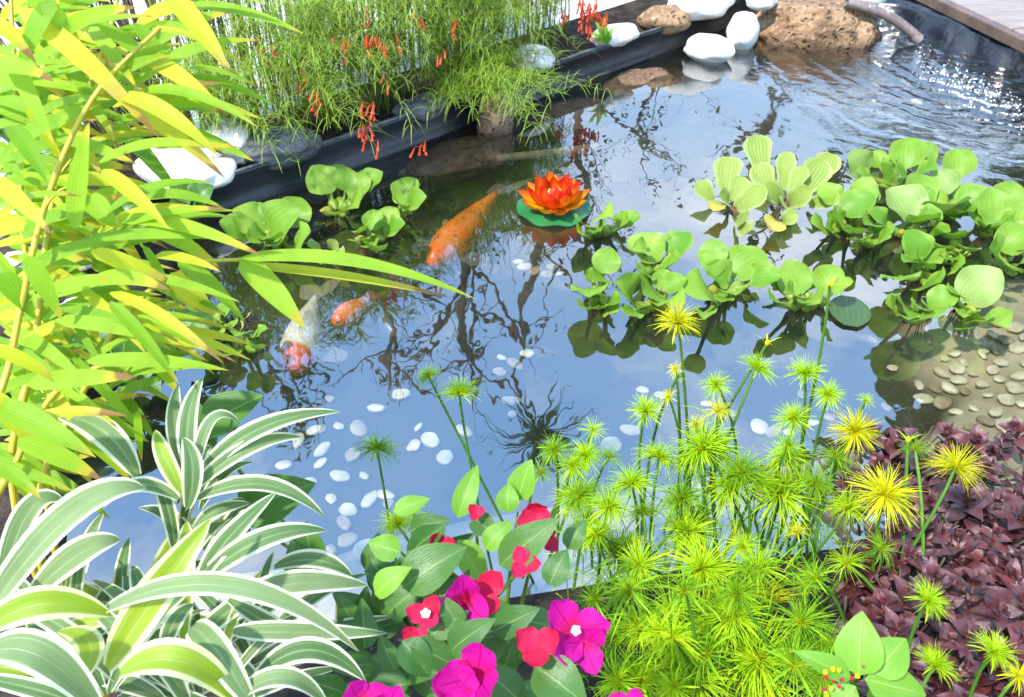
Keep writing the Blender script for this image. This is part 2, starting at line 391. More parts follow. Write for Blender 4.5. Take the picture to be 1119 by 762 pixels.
# ------------------------------------------------------------------ stones
def stone_mesh(name, m, r, amp=.12, fr=1.6, seed=0, sub=4, rough=0, square=0):
    bm_ = MB()
    import bmesh
    bm = bmesh.new(); bmesh.ops.create_icosphere(bm, subdivisions=sub, radius=1)
    off = V3((seed * 7.3, seed * 3.1, seed))
    for v in bm.verts:
        p = v.co.copy()
        k = 1 + amp * noise.noise(p * fr + off) * 1.6
        if rough: k += rough * noise.fractal(p * 3.2 + off, .8, 2.1, 5)
        if square: p = V3([math.copysign(abs(a) ** (1 - square), a) for a in p])
        v.co = V3((p.x * r[0] * k, p.y * r[1] * k, p.z * r[2] * k))
    for f in bm.faces: f.smooth = True
    me = bpy.data.meshes.new(name); bm.to_mesh(me); bm.free(); me.materials.append(m); return me
def stone(name, px, py, z, r, m, label, cat='stone', group=None, rot=0, tilt=0, **k):
    p = at_z(px, py, z)
    o = add_obj(name, stone_mesh(name, m, r, **k), p)
    o.rotation_euler = (R(tilt), R(tilt * .6), R(rot)); return tag(o, label, cat, group)
WS = M['white_stone']
stone('white_stone', 196, 180, .16, (.14, .10, .08), WS, 'white stone at the back of the trio beside the bamboo leaf tips', rot=20, seed=1)
stone('white_stone', 250, 158, .16, (.11, .095, .08), WS, 'rounded white stone next to the grey rock behind the black edging', rot=10, seed=2, amp=.16)
stone('white_stone', 214, 193, .135, (.14, .085, .055), WS, 'flat white stone lowest of the trio, resting on the left end of the edging', rot=28, seed=3)
stone('white_stone', 582, 65, .15, (.105, .08, .065), WS, 'white stone half covered by firecracker plant strands behind the edging', rot=25, seed=4)
stone('white_stone', 672, 39, .155, (.13, .06, .05), WS, 'long white stone on the edging beside small green leaf', rot=25, seed=5)
stone('white_stone', 765, 2, .2, (.19, .13, .085), WS, 'large white stone leaning over the corner of the black edging', rot=20, seed=6)
stone('white_stone', 811, 36, .07, (.085, .075, .105), WS, 'upright egg-like white stone touching the water beside the brown lava rock', rot=5, seed=7, amp=.09)
stone('white_stone', 775, 54, .045, (.125, .08, .07), WS, 'oval white stone lying half in water below the liner corner', rot=-18, seed=8, amp=.1)
stone('white_stone', 832, 0, .2, (.09, .07, .05), WS, 'white stone on the liner behind the upright egg-like stone', rot=30, seed=9)
stone('white_stone', 950, -6, .22, (.11, .08, .05), WS, 'white stone on top of the lava rock at the pipe', rot=5, seed=10)
stone('white_stone', 967, 24, .09, (.022, .02, .016), WS, 'tiny white stone stuck between the lava rock and the pipe', seed=11, sub=3)
stone('lava_rock', 890, 32, .02, (.345, .25, .185), M['lava'], 'big porous tan lava rock standing in the far corner of the pond', 'rock', seed=12, amp=.14, rough=.06, sub=6, square=.12)
stone('brown_stone', 727, 22, .14, (.13, .1, .07), M['lava'], 'small rounded tan stone on the edging under the large white stone', 'rock', seed=13, rough=.03, sub=5)
stone('grey_rock', 306, 160, .15, (.15, .10, .07), M['grey_rock'], 'dark bluish grey rock beside the white stones behind the edging', 'rock', rot=25, seed=14, rough=.06, sub=5)
stone('grey_rock', 462, 118, .12, (.14, .07, .05), M['grey_rock'], 'slim grey rock partly under the firecracker strands', 'rock', rot=40, seed=15, rough=.05, sub=5)
stone('brown_rock', 541, 136, .02, (.075, .08, .15), M['lava_dark'], 'brown upright rock poking from the water under hanging grass strands', 'rock', seed=16, rough=.08, sub=5, amp=.2)
stone('brown_rock', 500, 172, -.10, (.24, .14, .07), M['lava_dark'], 'wide brown rock sunk below the upright brown rock', 'rock', seed=17, rough=.07, sub=5, rot=30)
stone('brown_rock', 622, 128, -.075, (.22, .12, .07), M['lava_dark'], 'brown rock under water right of the hanging grass strands', 'rock', seed=18, rough=.07, sub=5, rot=30)
stone('brown_rock', 700, 92, -.04, (.2, .12, .055), M['lava'], 'pale brown rock added under water for the mirrored stone beneath the edging', 'rock', seed=19, rough=.06, sub=5, rot=35)  # added rock, standing in for the reflection of the small stone above
stone('coral_stone', 88, 342, .1, (.06, .05, .045), M['coral_stone'], 'white pitted coral stone lying on soil behind the bamboo culms', seed=20, rough=.08, sub=4)
stone('coral_stone', 78, 285, .1, (.075, .05, .04), M['coral_stone'], 'larger white pitted coral stone near the red leaves', seed=21, rough=.08, sub=4)
stone('coral_stone', 20, 290, .1, (.06, .045, .04), M['coral_stone'], 'white coral stone by the yellow bamboo culms', seed=22, rough=.08, sub=4)
stone('coral_stone', 118, 366, .08, (.03, .03, .025), M['coral_stone'], 'small white coral stone below the bamboo leaves', seed=23, rough=.08, sub=4)

M['pebble_tan'] = simple('tan_pebble', (.26, .20, .12), (.50, .43, .29), 9, .6, .3, .3, 40, .004, dirt=(.16, .14, .07))
peb = [stone_mesh('pebble', M['pebble'] if i % 3 else M['pebble_tan'], (.034, (.026, .029, .022)[i % 3], .013), amp=.17, fr=1.0, seed=40 + i, sub=3) for i in range(12)]
def pebbles(lst, label, group, s=1., name='pebble', zoff=0):
    for i, (px, py) in enumerate(lst):
        p = at_z(px, py, -.1)
        for _ in range(3): p = at_z(px, py, floor_z(p.x, p.y) + .012 + zoff)
        o = add_obj(name, random.choice(peb), p)
        o.rotation_euler = (rnd(-.25, .25), rnd(-.25, .25), rnd(0, 6.3)); k = s * rnd(.45, 1.); o.scale = (k, k * rnd(.85, 1.1), k)
        tag(o, label, 'pebble', group)
pebbles([(548, 391), (546, 406), (563, 398), (576, 386)], 'white pebble of the small cluster on the floor in mid pond', 'pebbles clustered in mid pond')
pebbles([(559, 438), (560, 452)], 'one of two white pebbles touching each other under the reflected palm head', 'pair of pebbles under the palm reflection')
pebbles([(438, 431), (457, 467), (470, 481), (452, 487), (507, 471), (412, 446), (486, 500)], 'white pebble on the pond floor near the twin papyrus stalks', 'pebbles by the twin papyrus stalks')
pebbles([(352, 491), (370, 466), (360, 436), (350, 506), (330, 456), (310, 508), (326, 481), (385, 497), (345, 470), (300, 455), (392, 468), (372, 520), (338, 528), (398, 520), (322, 540), (362, 545)], 'white pebble scattered on the floor beside the variegated leaf tips', 'pebbles by the variegated leaves')
pebbles([(404, 546), (421, 541), (380, 557), (376, 572), (380, 590), (425, 549), (362, 600), (400, 600)], 'pale pebble on the added shallow ledge behind the bougainvillea', 'pebbles on the near ledge')
pebbles([(567, 286), (585, 296), (598, 300), (612, 299), (603, 292), (574, 292)], 'cream pebble of the row on the floor below the orange lotus', 'pebbles below the lotus')
pebbles([(455, 275), (440, 241), (487, 243), (500, 300)], 'dull tan pebble on the murky floor beside the orange koi', 'pebbles by the orange koi')
pebbles([(690, 470), (702, 426), (722, 432), (772, 441), (876, 431), (830, 466), (846, 472), (906, 456), (862, 472), (668, 486), (720, 447), (800, 452), (888, 462), (700, 452)], 'white pebble seen between the papyrus stalks', 'pebbles behind the papyrus')
pebbles([(1010, 436), (1004, 421), (953, 371), (975, 402), (968, 445)], 'single white pebble on deep floor below the hyacinth edge', 'pebbles below the hyacinth')
rp = [(1043, 386), (1068, 374), (1075, 384), (1099, 345), (1090, 352), (1110, 358), (1054, 396), (1074, 388), (1094, 396), (1118, 397), (1064, 409), (1048, 415), (1075, 420), (1092, 414), (1109, 424), (1055, 428), (1080, 432), (1100, 437), (1117, 441), (1038, 424), (1064, 446), (1088, 450), (1110, 460), (1078, 460), (1100, 372), (1112, 380), (1085, 404), (1046, 402), (1033, 392), (1030, 440), (1045, 450), (1115, 410), (1098, 466), (1060, 466), (1085, 366), (1117, 368), (1030, 408), (1022, 425)]
pebbles(rp, 'cream pebble of the bed in sandy shallow water at the right', 'pebble bed in the shallows', .9)
pebbles([(960, 61), (985, 58), (992, 90), (1002, 112), (1010, 88)], 'yellowish pebble under water near the pipe outlet', 'pebbles near the pipe outlet', 1.5)
rb = []
for _ in range(60):
    x, y = rnd(1015, 1119), rnd(360, 470)
    if x + (y - 415) * .1 > 1020 + abs(y - 415) * .5 and all(math.hypot(x - a, y - b_) > 13 for a, b_ in rp + rb): rb.append((x, y))
pebbles(rb, 'small cream pebble of the bed in sandy shallow water', 'pebble bed in the shallows, small ones', .7)

# ------------------------------------------------------------------ edging, liner, deck, pipe
edg = empty('pond_edging', W1, 'long black plastic pond edging between water and firecracker plants', 'pond edging')
ept = [V3((-1.45, 2.28, 0)), V3((-1.03, 2.56, 0)), W1 + WN * .01, V3((.11, 3.57, 0)), V3((.78, 4.16, 0)), V3((1.12, 4.47, 0)), V3((1.36, 4.72, 0))]
def along(pts, n):
    o = []
    for a, b_ in zip(pts, pts[1:]):
        for k in range(n): o.append(a.lerp(b_, k / n))
    return o + [pts[-1]]
el = along(ept, 14)
b = MB()
prof = [(.0, -.4), (.004, -.02), (-.006, .008), (.012, .02), (.018, .10), (.006, .118), (.004, .130), (.012, .136), (.03, .136), (.036, .12), (.036, -.05)]
rows = []
for i, p in enumerate(el):
    wob = .004 * noise.noise(p * 3) + .0015 * noise.noise(p * 11)
    rows.append([p + WN * (o_ + wob * (1 if z > 0 else 0)) + V3((0, 0, z + (.6 * wob if z > .1 else 0))) for o_, z in prof])
b.grid(rows); b.build('panel', M['edging'], edg, W1)
b = MB(); b.tube([p + WN * (.010 + .004 * noise.noise(p * 3)) + V3((0, 0, .137 + .0024 * noise.noise(p * 3))) for p in el], .0055, 8); b.build('rim', M['edging_worn_lit'], edg, W1)  # rim tube draws the pale highlight line along the edging top
b = MB()
rows = [[p + WN * (.035 + .012 * noise.noise(p * 3)) + V3((0, 0, .085 + .02 * noise.noise(p * 9))), p + WN * .16 + V3((0, 0, .1 + .03 * noise.noise(p * 7))), p + WN * .5 + V3((0, 0, .085))] for p in el]
b.grid(rows); tag(b.build('planting_soil', M['soil']), kind='structure')

ln = [V3((1.02, 4.30, 0)), V3((1.25, 4.58, 0)), V3((1.5, 4.8, 0)), V3((1.85, 4.86, 0)), V3((2.16, 4.5, 0)), V3((2.28, 4.2, 0)), V3((2.39, 3.9, 0)), V3((2.55, 3.5, 0)), V3((2.8, 2.9, 0))]
b = MB(); ll = along(ln, 16); rows = []
for i, p in enumerate(ll):
    T = (ll[min(i + 1, len(ll) - 1)] - ll[max(i - 1, 0)]).normalized(); O = V3((-T.y, T.x, 0))
    row = []
    for k in range(17):
        t = k / 16
        z = lerp(-.3, .10, t)
        s_ = p * 5 + V3((t * 1.6, -t * 1.2, 0))
        fo = .05 * abs(noise.noise(s_)) + .025 * abs(noise.noise(s_ * 2.3)) + .02 * math.sin(i * .55 + t * 3)
        row.append(p + O * (-.03 + .14 * t - fo * (.3 + .7 * math.sin(PI * min(1, t)))) + V3((0, 0, z + .01 * noise.noise(p * 6))))
    row += [p + O * (.13 + .05 * j) + V3((0, 0, .102 - .006 * j + .008 * noise.noise(p * 7 + V3((j, 0, 0))))) for j in range(1, 8)]
    rows.append(row)
b.grid(rows)
tag(b.build('pond_liner', M['liner'], None, V3((2.2, 4.4, 0))), 'creased black pond liner hanging below the wooden deck', 'pond liner')

dA, dB = V3((2.18, 4.95, 0)), V3((2.52, 3.6, 0)); dD = (dB - dA).normalized(); dO = V3((-dD.y, dD.x, 0)) * 1
if dO.x < 0: dO = -dO
dM = Matrix.Translation(dA) @ Matrix(((dD.x, dO.x, 0, 0), (dD.y, dO.y, 0, 0), (0, 0, 1, 0), (0, 0, 0, 1)))
deck = empty('deck', dA, 'brown tiled deck with dark edge above the black liner', 'deck')
k0 = -.9
for k in range(4):
    for r_ in range(2):
        b = MB(); b.box((k0 + k * .62, .05 + r_ * .92, .12), (k0 + k * .62 + .61, .05 + r_ * .92 + .91, .165), dM); bevel(b.build('deck_tile', M['deck'], deck, dA), .005)
b = MB(); b.box((k0 - .01, .0, .105), (k0 + 2.48, .046, .16), dM); bevel(b.build('edge_beam', M['deck_edge'], deck, dA), .006)
b = MB(); b.box((k0, .3, -.02), (k0 + 2.46, 1.88, .117), dM); b.build('sub_frame', M['deck_edge'], deck, dA)

pa, pb = at_z(925, 2, .21), at_z(1004, 43, .03)
b = MB(); b.tube(q3(pa, (pa + pb) / 2 + V3((.02, .02, .02)), pb, 8), .0255, 14, False); b.tube(q3(pb, (pa + pb) / 2 + V3((.02, .02, .02)), pa, 8), .021, 14, False)
pp = empty('water_pipe', pb, 'brownish drain pipe slanting from stones down to the water', 'pipe')
b.build('tube', M['pipe'], pp, pb)
b = MB(); d_ = (pb - pa).normalized(); b.tube([pb - d_ * .05, pb + d_ * .004], .029, 14, False); b.build('end_collar', M['pipe'], pp, pb)
a1, a2 = at_z(262, 210, -.1), at_z(655, 160, -.1)
b = MB(); b.tube([a1.lerp(a2, i / 12) + V3((0, 0, .004 * math.sin(i))) for i in range(13)], .018, 10)
tag(b.build('submerged_pole', M['pole'], None, a1), 'thin tan pole lying under water along the edging', 'pole')
b = MB()                                         # froth where the pump stirs the water
for i in range(200):
    t = rnd(0, 1); p = at_z(lerp(1000, 1125, t), lerp(58, 128, t ** .8) + random.gauss(0, 9) - 4, 0); r_ = rnd(.0015, .005) * (1.3 - abs(t - .5))
    n_ = 5
    top = b.vert(p + V3((0, 0, r_ * .8))); rg = [b.vert(p + V3((math.cos(2 * PI * k / n_) * r_, math.sin(2 * PI * k / n_) * r_, .0005))) for k in range(n_)]
    for k in range(n_): b.face(top, rg[k], rg[(k + 1) % n_])
tag(b.build('foam', M['foam']), 'white froth bubbles on stirred water below the liner', 'foam', kind='stuff')

# ------------------------------------------------------------------ leaf materials
M['hyacinth'] = leaf('hyacinth_leaf', (.10, .25, .014), (.30, .44, .05), veins=9, VS_=.12, trans=.35, rough=.42, spec=.3, spots=(.22, .26, .06), side=(.20, .33, .04))
M['hyacinth_pale'] = leaf('hyacinth_pale_leaf', (.19, .30, .06), (.30, .40, .12), veins=9, VS_=.15, trans=.3, rough=.45, spec=.3, spots=(.35, .30, .10))
M['petiole'] = leaf('petiole', (.13, .24, .02), (.26, .34, .04), trans=.2, rough=.35)
M['bulb'] = leaf('float_bulb', (.22, .27, .03), (.34, .33, .05), trans=.25, rough=.35, spots=(.25, .12, .04))
M['lettuce'] = leaf('lettuce_leaf', (.21, .31, .05), (.34, .42, .10), veins=8, VS_=.5, trans=.4, rough=.6, spec=.25, side=(.40, .46, .16))
M['lettuce_old'] = leaf('old_lettuce_leaf', (.42, .38, .04), (.5, .42, .08), veins=8, trans=.3, rough=.6, tip=(.35, .2, .06), tip_at=.9)
M['dark_pad'] = leaf('sunk_leaf', (.03, .07, .012), (.05, .10, .02), veins=7, trans=.1, rough=.25)
M['root'] = simple('root', (.05, .03, .02), (.16, .09, .05), 20, .9, .1)
M['bamboo'] = leaf('bamboo_leaf', (.15, .33, .012), (.36, .52, .02), tip=(.48, .40, .03), tip2=(.27, .14, .045), tip_at=.87, trans=.5, rough=.45, veins=7, spec=.3, WEAR=.5)
M['bamboo_yellow'] = leaf('bamboo_yellow_leaf', (.44, .50, .02), (.56, .52, .03), tip=(.52, .40, .06), tip2=(.30, .16, .05), tip_at=.76, trans=.5, rough=.45, veins=7, spec=.3, WEAR=.5)
M['bamboo_culm'] = simple('bamboo_culm', (.38, .33, .02), (.48, .36, .03), 6, .4, .4, .2, 30, .003, dirt=(.25, .3, .03))
M['varieg'] = leaf('variegated_leaf', (.07, .145, .04), (.165, .25, .085), margin=(.66, .66, .46), mw=.33, trans=.3, rough=.5, spec=.25, rib=(.22, .3, .16))
M['varieg_lime'] = leaf('variegated_lime_leaf', (.22, .34, .015), (.34, .42, .03), margin=(.68, .66, .36), mw=.36, trans=.4, rough=.4)
M['varieg_grey'] = leaf('variegated_grey_leaf', (.13, .21, .075), (.21, .28, .12), margin=(.70, .70, .52), mw=.30, trans=.3, rough=.55, spec=.2)
M['green_leaf'] = leaf('green_leaf', (.045, .135, .012), (.085, .20, .02), rib=(.2, .3, .07), trans=.3, rough=.38)
M['boug_leaf'] = leaf('bougainvillea_leaf', (.035, .115, .016), (.085, .19, .025), rib=(.19, .28, .07), trans=.3, rough=.38)
M['boug_light'] = leaf('bougainvillea_young_leaf', (.13, .30, .02), (.20, .38, .03), rib=(.3, .42, .08), trans=.35, rough=.4)
M['boug_old'] = leaf('bougainvillea_old_leaf', (.33, .33, .03), (.4, .38, .04), rib=(.4, .4, .1), trans=.35, rough=.45)
M['bract'] = leaf('magenta_bract', (.48, .006, .20), (.66, .02, .36), trans=.45, tcol=(1.3, .6, 1.0), rough=.55, spec=.15, veins=7, VS_=.10, base=(.52, .01, .08), rib=(.34, .0, .10))
M['bract_red'] = leaf('red_bract', (.55, .012, .045), (.62, .03, .12), trans=.35, tcol=(1.2, .7, .8), rough=.5, spec=.2)
M['white_petal'] = simple('white_flower', (.75, .72, .6), (.82, .8, .7), 8, .6)
M['umbel'] = leaf('papyrus_ray', (.44, .68, .012), (.62, .78, .018), base=(.60, .62, .01), trans=.4, rough=.5, spec=.2)
M['umbel_green'] = leaf('papyrus_green_ray', (.20, .42, .012), (.36, .58, .018), base=(.5, .58, .012), trans=.4, rough=.5, spec=.2)
M['umbel_yellow'] = leaf('papyrus_yellow_ray', (.66, .66, .008), (.74, .72, .012), base=(.70, .62, .006), trans=.35, rough=.5, spec=.2)
M['stalk'] = leaf('papyrus_stalk', (.045, .14, .01), (.10, .23, .014), trans=.1, rough=.35)
M['purple'] = leaf('purple_leaf', (.028, .007, .010), (.19, .046, .045), rib=(.14, .05, .055), trans=.15, tcol=(1.5, .5, .6), rough=.34, spec=.7, base=(.14, .05, .035))
M['russ'] = leaf('firecracker_strand', (.15, .27, .014), (.32, .42, .03), tip=(.30, .34, .04), tip_at=.9, trans=.25, rough=.5)
M['reed'] = leaf('dry_reed', (.14, .12, .03), (.24, .22, .06), trans=.1, rough=.6)
M['fire'] = leaf('firecracker_flower', (.62, .06, .012), (.72, .12, .03), trans=.3, tcol=(1.2, .8, .6), rough=.4)
M['caladium'] = leaf('pink_leaf', (.55, .03, .10), (.65, .12, .20), side=(.08, .2, .03), rib=(.6, .1, .15), trans=.35, tcol=(1.2, .7, .8), rough=.4)
M['tree_leaf'] = leaf('tree_leaf', (.03, .07, .012), (.07, .12, .02), trans=.25, rough=.5)

# ------------------------------------------------------------------ water hyacinth and water lettuce
TOC = lambda p: (CAM - p).normalized()
def hyacinth(cx, cy, leaves, label, mname='hyacinth', bulbs=2):
    c = at_z(cx, cy, 0)
    t = empty('water_hyacinth', c, label, 'water plant', 'water hyacinth on the pond')
    b = MB()
    for k in range(26):                          # roots
        a = rnd(0, 6.3); b.blade(q3(c + V3((0, 0, .005)), c + V3((math.cos(a) * .03, math.sin(a) * .03, -.02)), c + V3((math.cos(a) * rnd(.03, .07), math.sin(a) * rnd(.03, .07), -.07)), 4), [.002, .002, .0015, .001, .0005], nu=1)
    b.build('roots', M['root'], t, c)
    lx = [l[0] for l in leaves]; ly = [l[1] for l in leaves]; sz_ = sum(l[2] for l in leaves) / len(leaves)
    leaves = [(l[0], l[1], l[2] * .93) + tuple(l[3:]) for l in leaves] + [(rnd(min(lx) - 4, max(lx) + 4), rnd(min(ly) + 2, max(ly) + 8), sz_ * rnd(.5, .8)) for _ in range(3 if sz_ > 26 else 1)]
    for lf in leaves:
        px, py, dpx = lf[:3]; mk = lf[3] if len(lf) > 3 else mname
        z = rnd(.055, .10) if dpx > 22 else rnd(.03, .05)
        B = at_z(px, py, z); r = dpx / 2 * (B - CAM).length / 905
        O = B - c; O.z = 0
        O = O.normalized() if O.length > .01 else V3((rnd(-1, 1), rnd(-1, 1), 0)).normalized()
        O = (O + jit(.35)); O.z = 0; O.normalize()
        T = (O * rnd(.5, .9) + V3((0, 0, rnd(.35, .75)))).normalized()
        up = (TOC(B) * .55 + V3((0, 0, .55)) - O * .25 + jit(.28)).normalized()
        up = (up - T * up.dot(T)).normalized()
        base = B - T * r * 1.0; tip = B + T * r * 1.02
        n = 11; pts = q3(base, B + up * r * rnd(-.05, .2), tip - up * r * rnd(0, .35), n)
        wd = [r * 1.04 * max(.04, math.sin(PI * ((i / n) ** .82)) ** .62 if 0 < i < n else .07) for i in range(n + 1)]
        b = MB(); b.blade(pts, wd, up, nu=4, cup=rnd(.05, .5), wav=.13)
        lo = b.build('leaf', M[mk], t, base)
        b = MB(); root = c + O * .012 + V3((0, 0, .004)); mid = root.lerp(base, .55) + O * .012 + V3((0, 0, -.006))
        pp_ = q3(root, mid, base + T * .008, 9)
        bu = rnd(.010, .016)
        b.tube(pp_, [.006 + bu * math.exp(-((i / 9 - .28) / .17) ** 2) * (1 if dpx < 34 else .45) for i in range(10)], 8)
        b.build('petiole', M['petiole'], lo, base)
    for k in range(bulbs):
        a = rnd(3.6, 5.8); p = c + V3((math.cos(a) * .045, math.sin(a) * .04, .018))
        b = MB(); ax = V3((math.cos(a), math.sin(a), rnd(.2, .8))).normalized(); q_ = [p + ax * (.05 * (i / 7 - .5)) for i in range(8)]
        b.tube(q_, [.004, .012, .0165, .018, .0165, .012, .007, .003], 10); b.build('float_bulb', M['bulb'], t, p)
    return t
hyacinth(652, 252, [(637, 245, 34), (662, 236, 30), (680, 246, 30), (655, 252, 26), (690, 241, 24)], 'small hyacinth rosette beside the orange lotus', bulbs=3)
hyacinth(655, 322, [(663, 285, 34), (645, 318, 46), (668, 332, 34), (640, 338, 28), (655, 305, 30)], 'hyacinth nearest under the lotus, at the left tip of the raft')
hyacinth(712, 292, [(705, 272, 46), (742, 266, 36), (731, 288, 36), (703, 297, 32)], 'hyacinth with upright leaves at the middle back of the central raft')
hyacinth(712, 332, [(682, 318, 44), (711, 318, 52), (735, 330, 36), (690, 340, 30), (725, 306, 28)], 'hyacinth with broad pale leaf at the front of the central raft', bulbs=2)
hyacinth(790, 318, [(764, 318, 52), (779, 276, 34), (817, 288, 48), (836, 304, 36), (784, 300, 36), (770, 344, 26), (800, 320, 30)], 'hyacinth with large round leaves just above the tallest yellow papyrus head', bulbs=4)
hyacinth(882, 330, [(868, 303, 42), (906, 305, 34), (866, 322, 30), (846, 328, 28), (890, 330, 34), (920, 312, 26)], 'hyacinth standing alone behind the tall thin papyrus stalk', bulbs=2)
hyacinth(925, 245, [(905, 212, 28), (938, 224, 38), (918, 240, 36), (895, 246, 30), (945, 207, 30), (935, 252, 26)], 'hyacinth touching the water lettuce on its right')
hyacinth(988, 205, [(992, 167, 36), (1010, 168, 28), (971, 190, 30), (988, 190, 34), (938, 178, 32, 'hyacinth_pale'), (1012, 188, 28)], 'hyacinth farthest back in the right raft with one pale detached leaf')
hyacinth(1035, 225, [(1047, 178, 32), (1030, 199, 30, 'hyacinth_pale'), (1034, 226, 50, 'hyacinth_pale'), (1052, 236, 34)], 'hyacinth with spotted pale broad leaf in the right raft')
hyacinth(988, 255, [(985, 224, 46, 'hyacinth_pale'), (1004, 206, 34), (960, 240, 30), (1010, 240, 34), (1024, 258, 32)], 'hyacinth with one pale leaf held up on long stalk')
hyacinth(1008, 300, [(1001, 268, 36), (1020, 287, 32), (984, 303, 40), (1018, 310, 40), (1006, 285, 30)], 'hyacinth with inward curled leaves in front of the right raft')
hyacinth(1005, 345, [(998, 344, 50), (1030, 327, 30), (975, 333, 26), (1020, 340, 28)], 'hyacinth with glossy upright leaf lowest in the right raft', bulbs=1)
hyacinth(1052, 335, [(1072, 312, 46, 'hyacinth_pale'), (1082, 354, 42), (1045, 320, 28)], 'hyacinth trailing a long bent stalk towards the pebble bed', bulbs=1)
hyacinth(1078, 255, [(1062, 218, 36), (1084, 224, 36), (1072, 240, 34), (1100, 215, 32), (1094, 245, 36)], 'hyacinth with dense small leaves behind the right raft edge')
hyacinth(1092, 285, [(1088, 280, 46), (1110, 262, 34), (1118, 236, 34), (1114, 290, 28), (1130, 260, 40)], 'hyacinth at the far right of the raft with a cupped round leaf')
hyacinth(1042, 275, [(1040, 258, 34), (1055, 272, 28), (1028, 270, 28), (1045, 290, 26)], 'low hyacinth among roots in the middle of the right raft')
hyacinth(952, 262, [(950, 245, 30), (965, 262, 28), (940, 262, 26)], 'little hyacinth between water lettuce and right raft')
hyacinth(300, 262, [(275, 240, 44), (310, 242, 52), (328, 262, 44), (256, 250, 34), (322, 232, 40), (290, 262, 40)], 'broad leaved hyacinth next to the bamboo leaf tips', bulbs=2)
hyacinth(370, 232, [(352, 196, 40), (370, 192, 28), (384, 228, 50), (392, 204, 34), (408, 198, 30)], 'hyacinth below the black edging with arching leaves')
hyacinth(405, 262, [(402, 246, 36), (404, 268, 28), (392, 262, 26), (425, 238, 30), (432, 248, 28)], 'hyacinth with short plump leaves left of the orange koi', bulbs=4)
hyacinth(440, 232, [(446, 210, 36), (455, 218, 28), (436, 224, 24)], 'small hyacinth reaching towards the tail of the orange koi', bulbs=1)
hyacinth(270, 372, [(278, 380, 24), (262, 365, 26), (252, 384, 22), (285, 362, 18)], 'young hyacinth floating in dark water below the bamboo', bulbs=2)
hyacinth(232, 345, [(245, 340, 32), (222, 352, 30), (238, 365, 26), (214, 338, 28), (250, 356, 24)], 'hyacinth mostly hidden behind bamboo leaves')

def lettuce(cx, cy, leaves, label, name='water_lettuce', mk='lettuce'):
    c = at_z(cx, cy, 0)
    t = empty(name, c, label, 'water plant', 'water lettuce on the pond')
    b = MB()
    for k in range(60):
        a = rnd(0, 6.3); q_ = rnd(.04, .10)
        b.blade(q3(c + V3((0, 0, .008)), c + V3((math.cos(a) * q_ * .6, math.sin(a) * q_ * .6, .006)), c + V3((math.cos(a) * q_, math.sin(a) * q_, -.02)), 4), [.0015] * 4 + [.0005], nu=1)
    b.build('roots', M['root'], t, c)
    for lf in leaves:
        px, py, dpx, asp = lf[:4]; m_ = lf[4] if len(lf) > 4 else mk
        B = at_z(px, py, .05); r = dpx / 2 * (B - CAM).length / 905
        O = B - c; O.z = 0; O = O.normalized() if O.length > .012 else V3((rnd(-1, 1), rnd(-.2, 1), 0)).normalized()
        T = (O * .65 + V3((0, 0, .8))).normalized() if m_ == 'lettuce' else (O + V3((0, 0, .1))).normalized()
        up = (TOC(B) * .8 + V3((0, 0, .3)) - O * .2 + jit(.25)).normalized(); up = (up - T * up.dot(T)).normalized()
        L_ = r * asp; n = 10
        base = (c + O * .012 + V3((0, 0, .008))).lerp(B - T * L_, .75)
        pts = q3(base, B - T * L_ * .1 + up * r * .05, B + T * L_ - up * r * rnd(.1, .5), n)
        wd = [r * (.22 + .86 * (i / n) ** .75) * (1 if i < n - 2 else (.84 if i == n - 2 else (.62 if i == n - 1 else .2))) for i in range(n + 1)]
        b = MB(); b.blade(pts, wd, up, nu=4, cup=.3, wav=.08); b.build('leaf', M[m_], t, base)
    return t
lettuce(795, 228, [(795, 190, 36, 1.1), (794, 218, 26, 1.0), (820, 218, 34, 1.15), (770, 208, 24, .9), (806, 205, 26, 1), (784, 226, 22, .9, 'lettuce_old'), (812, 240, 26, 1), (816, 252, 26, .8)], 'yellow green water lettuce with brown roots at the left end of the back raft')
lettuce(858, 222, [(829, 168, 34, 1.2), (835, 196, 30, 1.2), (858, 185, 24, 1.6), (872, 196, 24, 1.2), (888, 194, 36, 1.2), (900, 184, 32, 1.1), (846, 212, 26, 1.2), (872, 216, 30, 1), (860, 226, 30, .8), (903, 218, 28, .9)], 'largest water lettuce with ribbed leaves behind the right raft')
lettuce(848, 246, [(846, 244, 30, .7, 'lettuce_old'), (862, 238, 22, .7)], 'drowned yellow water lettuce leaf floating in front of the largest lettuce')
lettuce(358, 276, [(345, 270, 20, 1), (364, 268, 18, 1), (372, 278, 20, 1), (350, 282, 18, 1), (360, 286, 16, 1)], 'tiny water lettuce floating between the left hyacinths')
lettuce(262, 352, [(258, 345, 18, 1), (268, 348, 16, 1), (264, 358, 16, 1)], 'tiny water lettuce in dark water below the bamboo tips')
b = MB(); p = at_z(928, 341, .004); q_ = .075
b.blade([p + V3((-.02 + .04 * i / 10, -q_ + 2 * q_ * i / 10, .004)) for i in range(11)], [.062 * max(.1, math.sin(PI * (.05 + .9 * i / 10)) ** .6) for i in range(11)], nu=4, cup=.05)
tag(b.build('floating_leaf', M['dark_pad'], None, p), 'single dark green round leaf lying flat on the water', 'leaf')

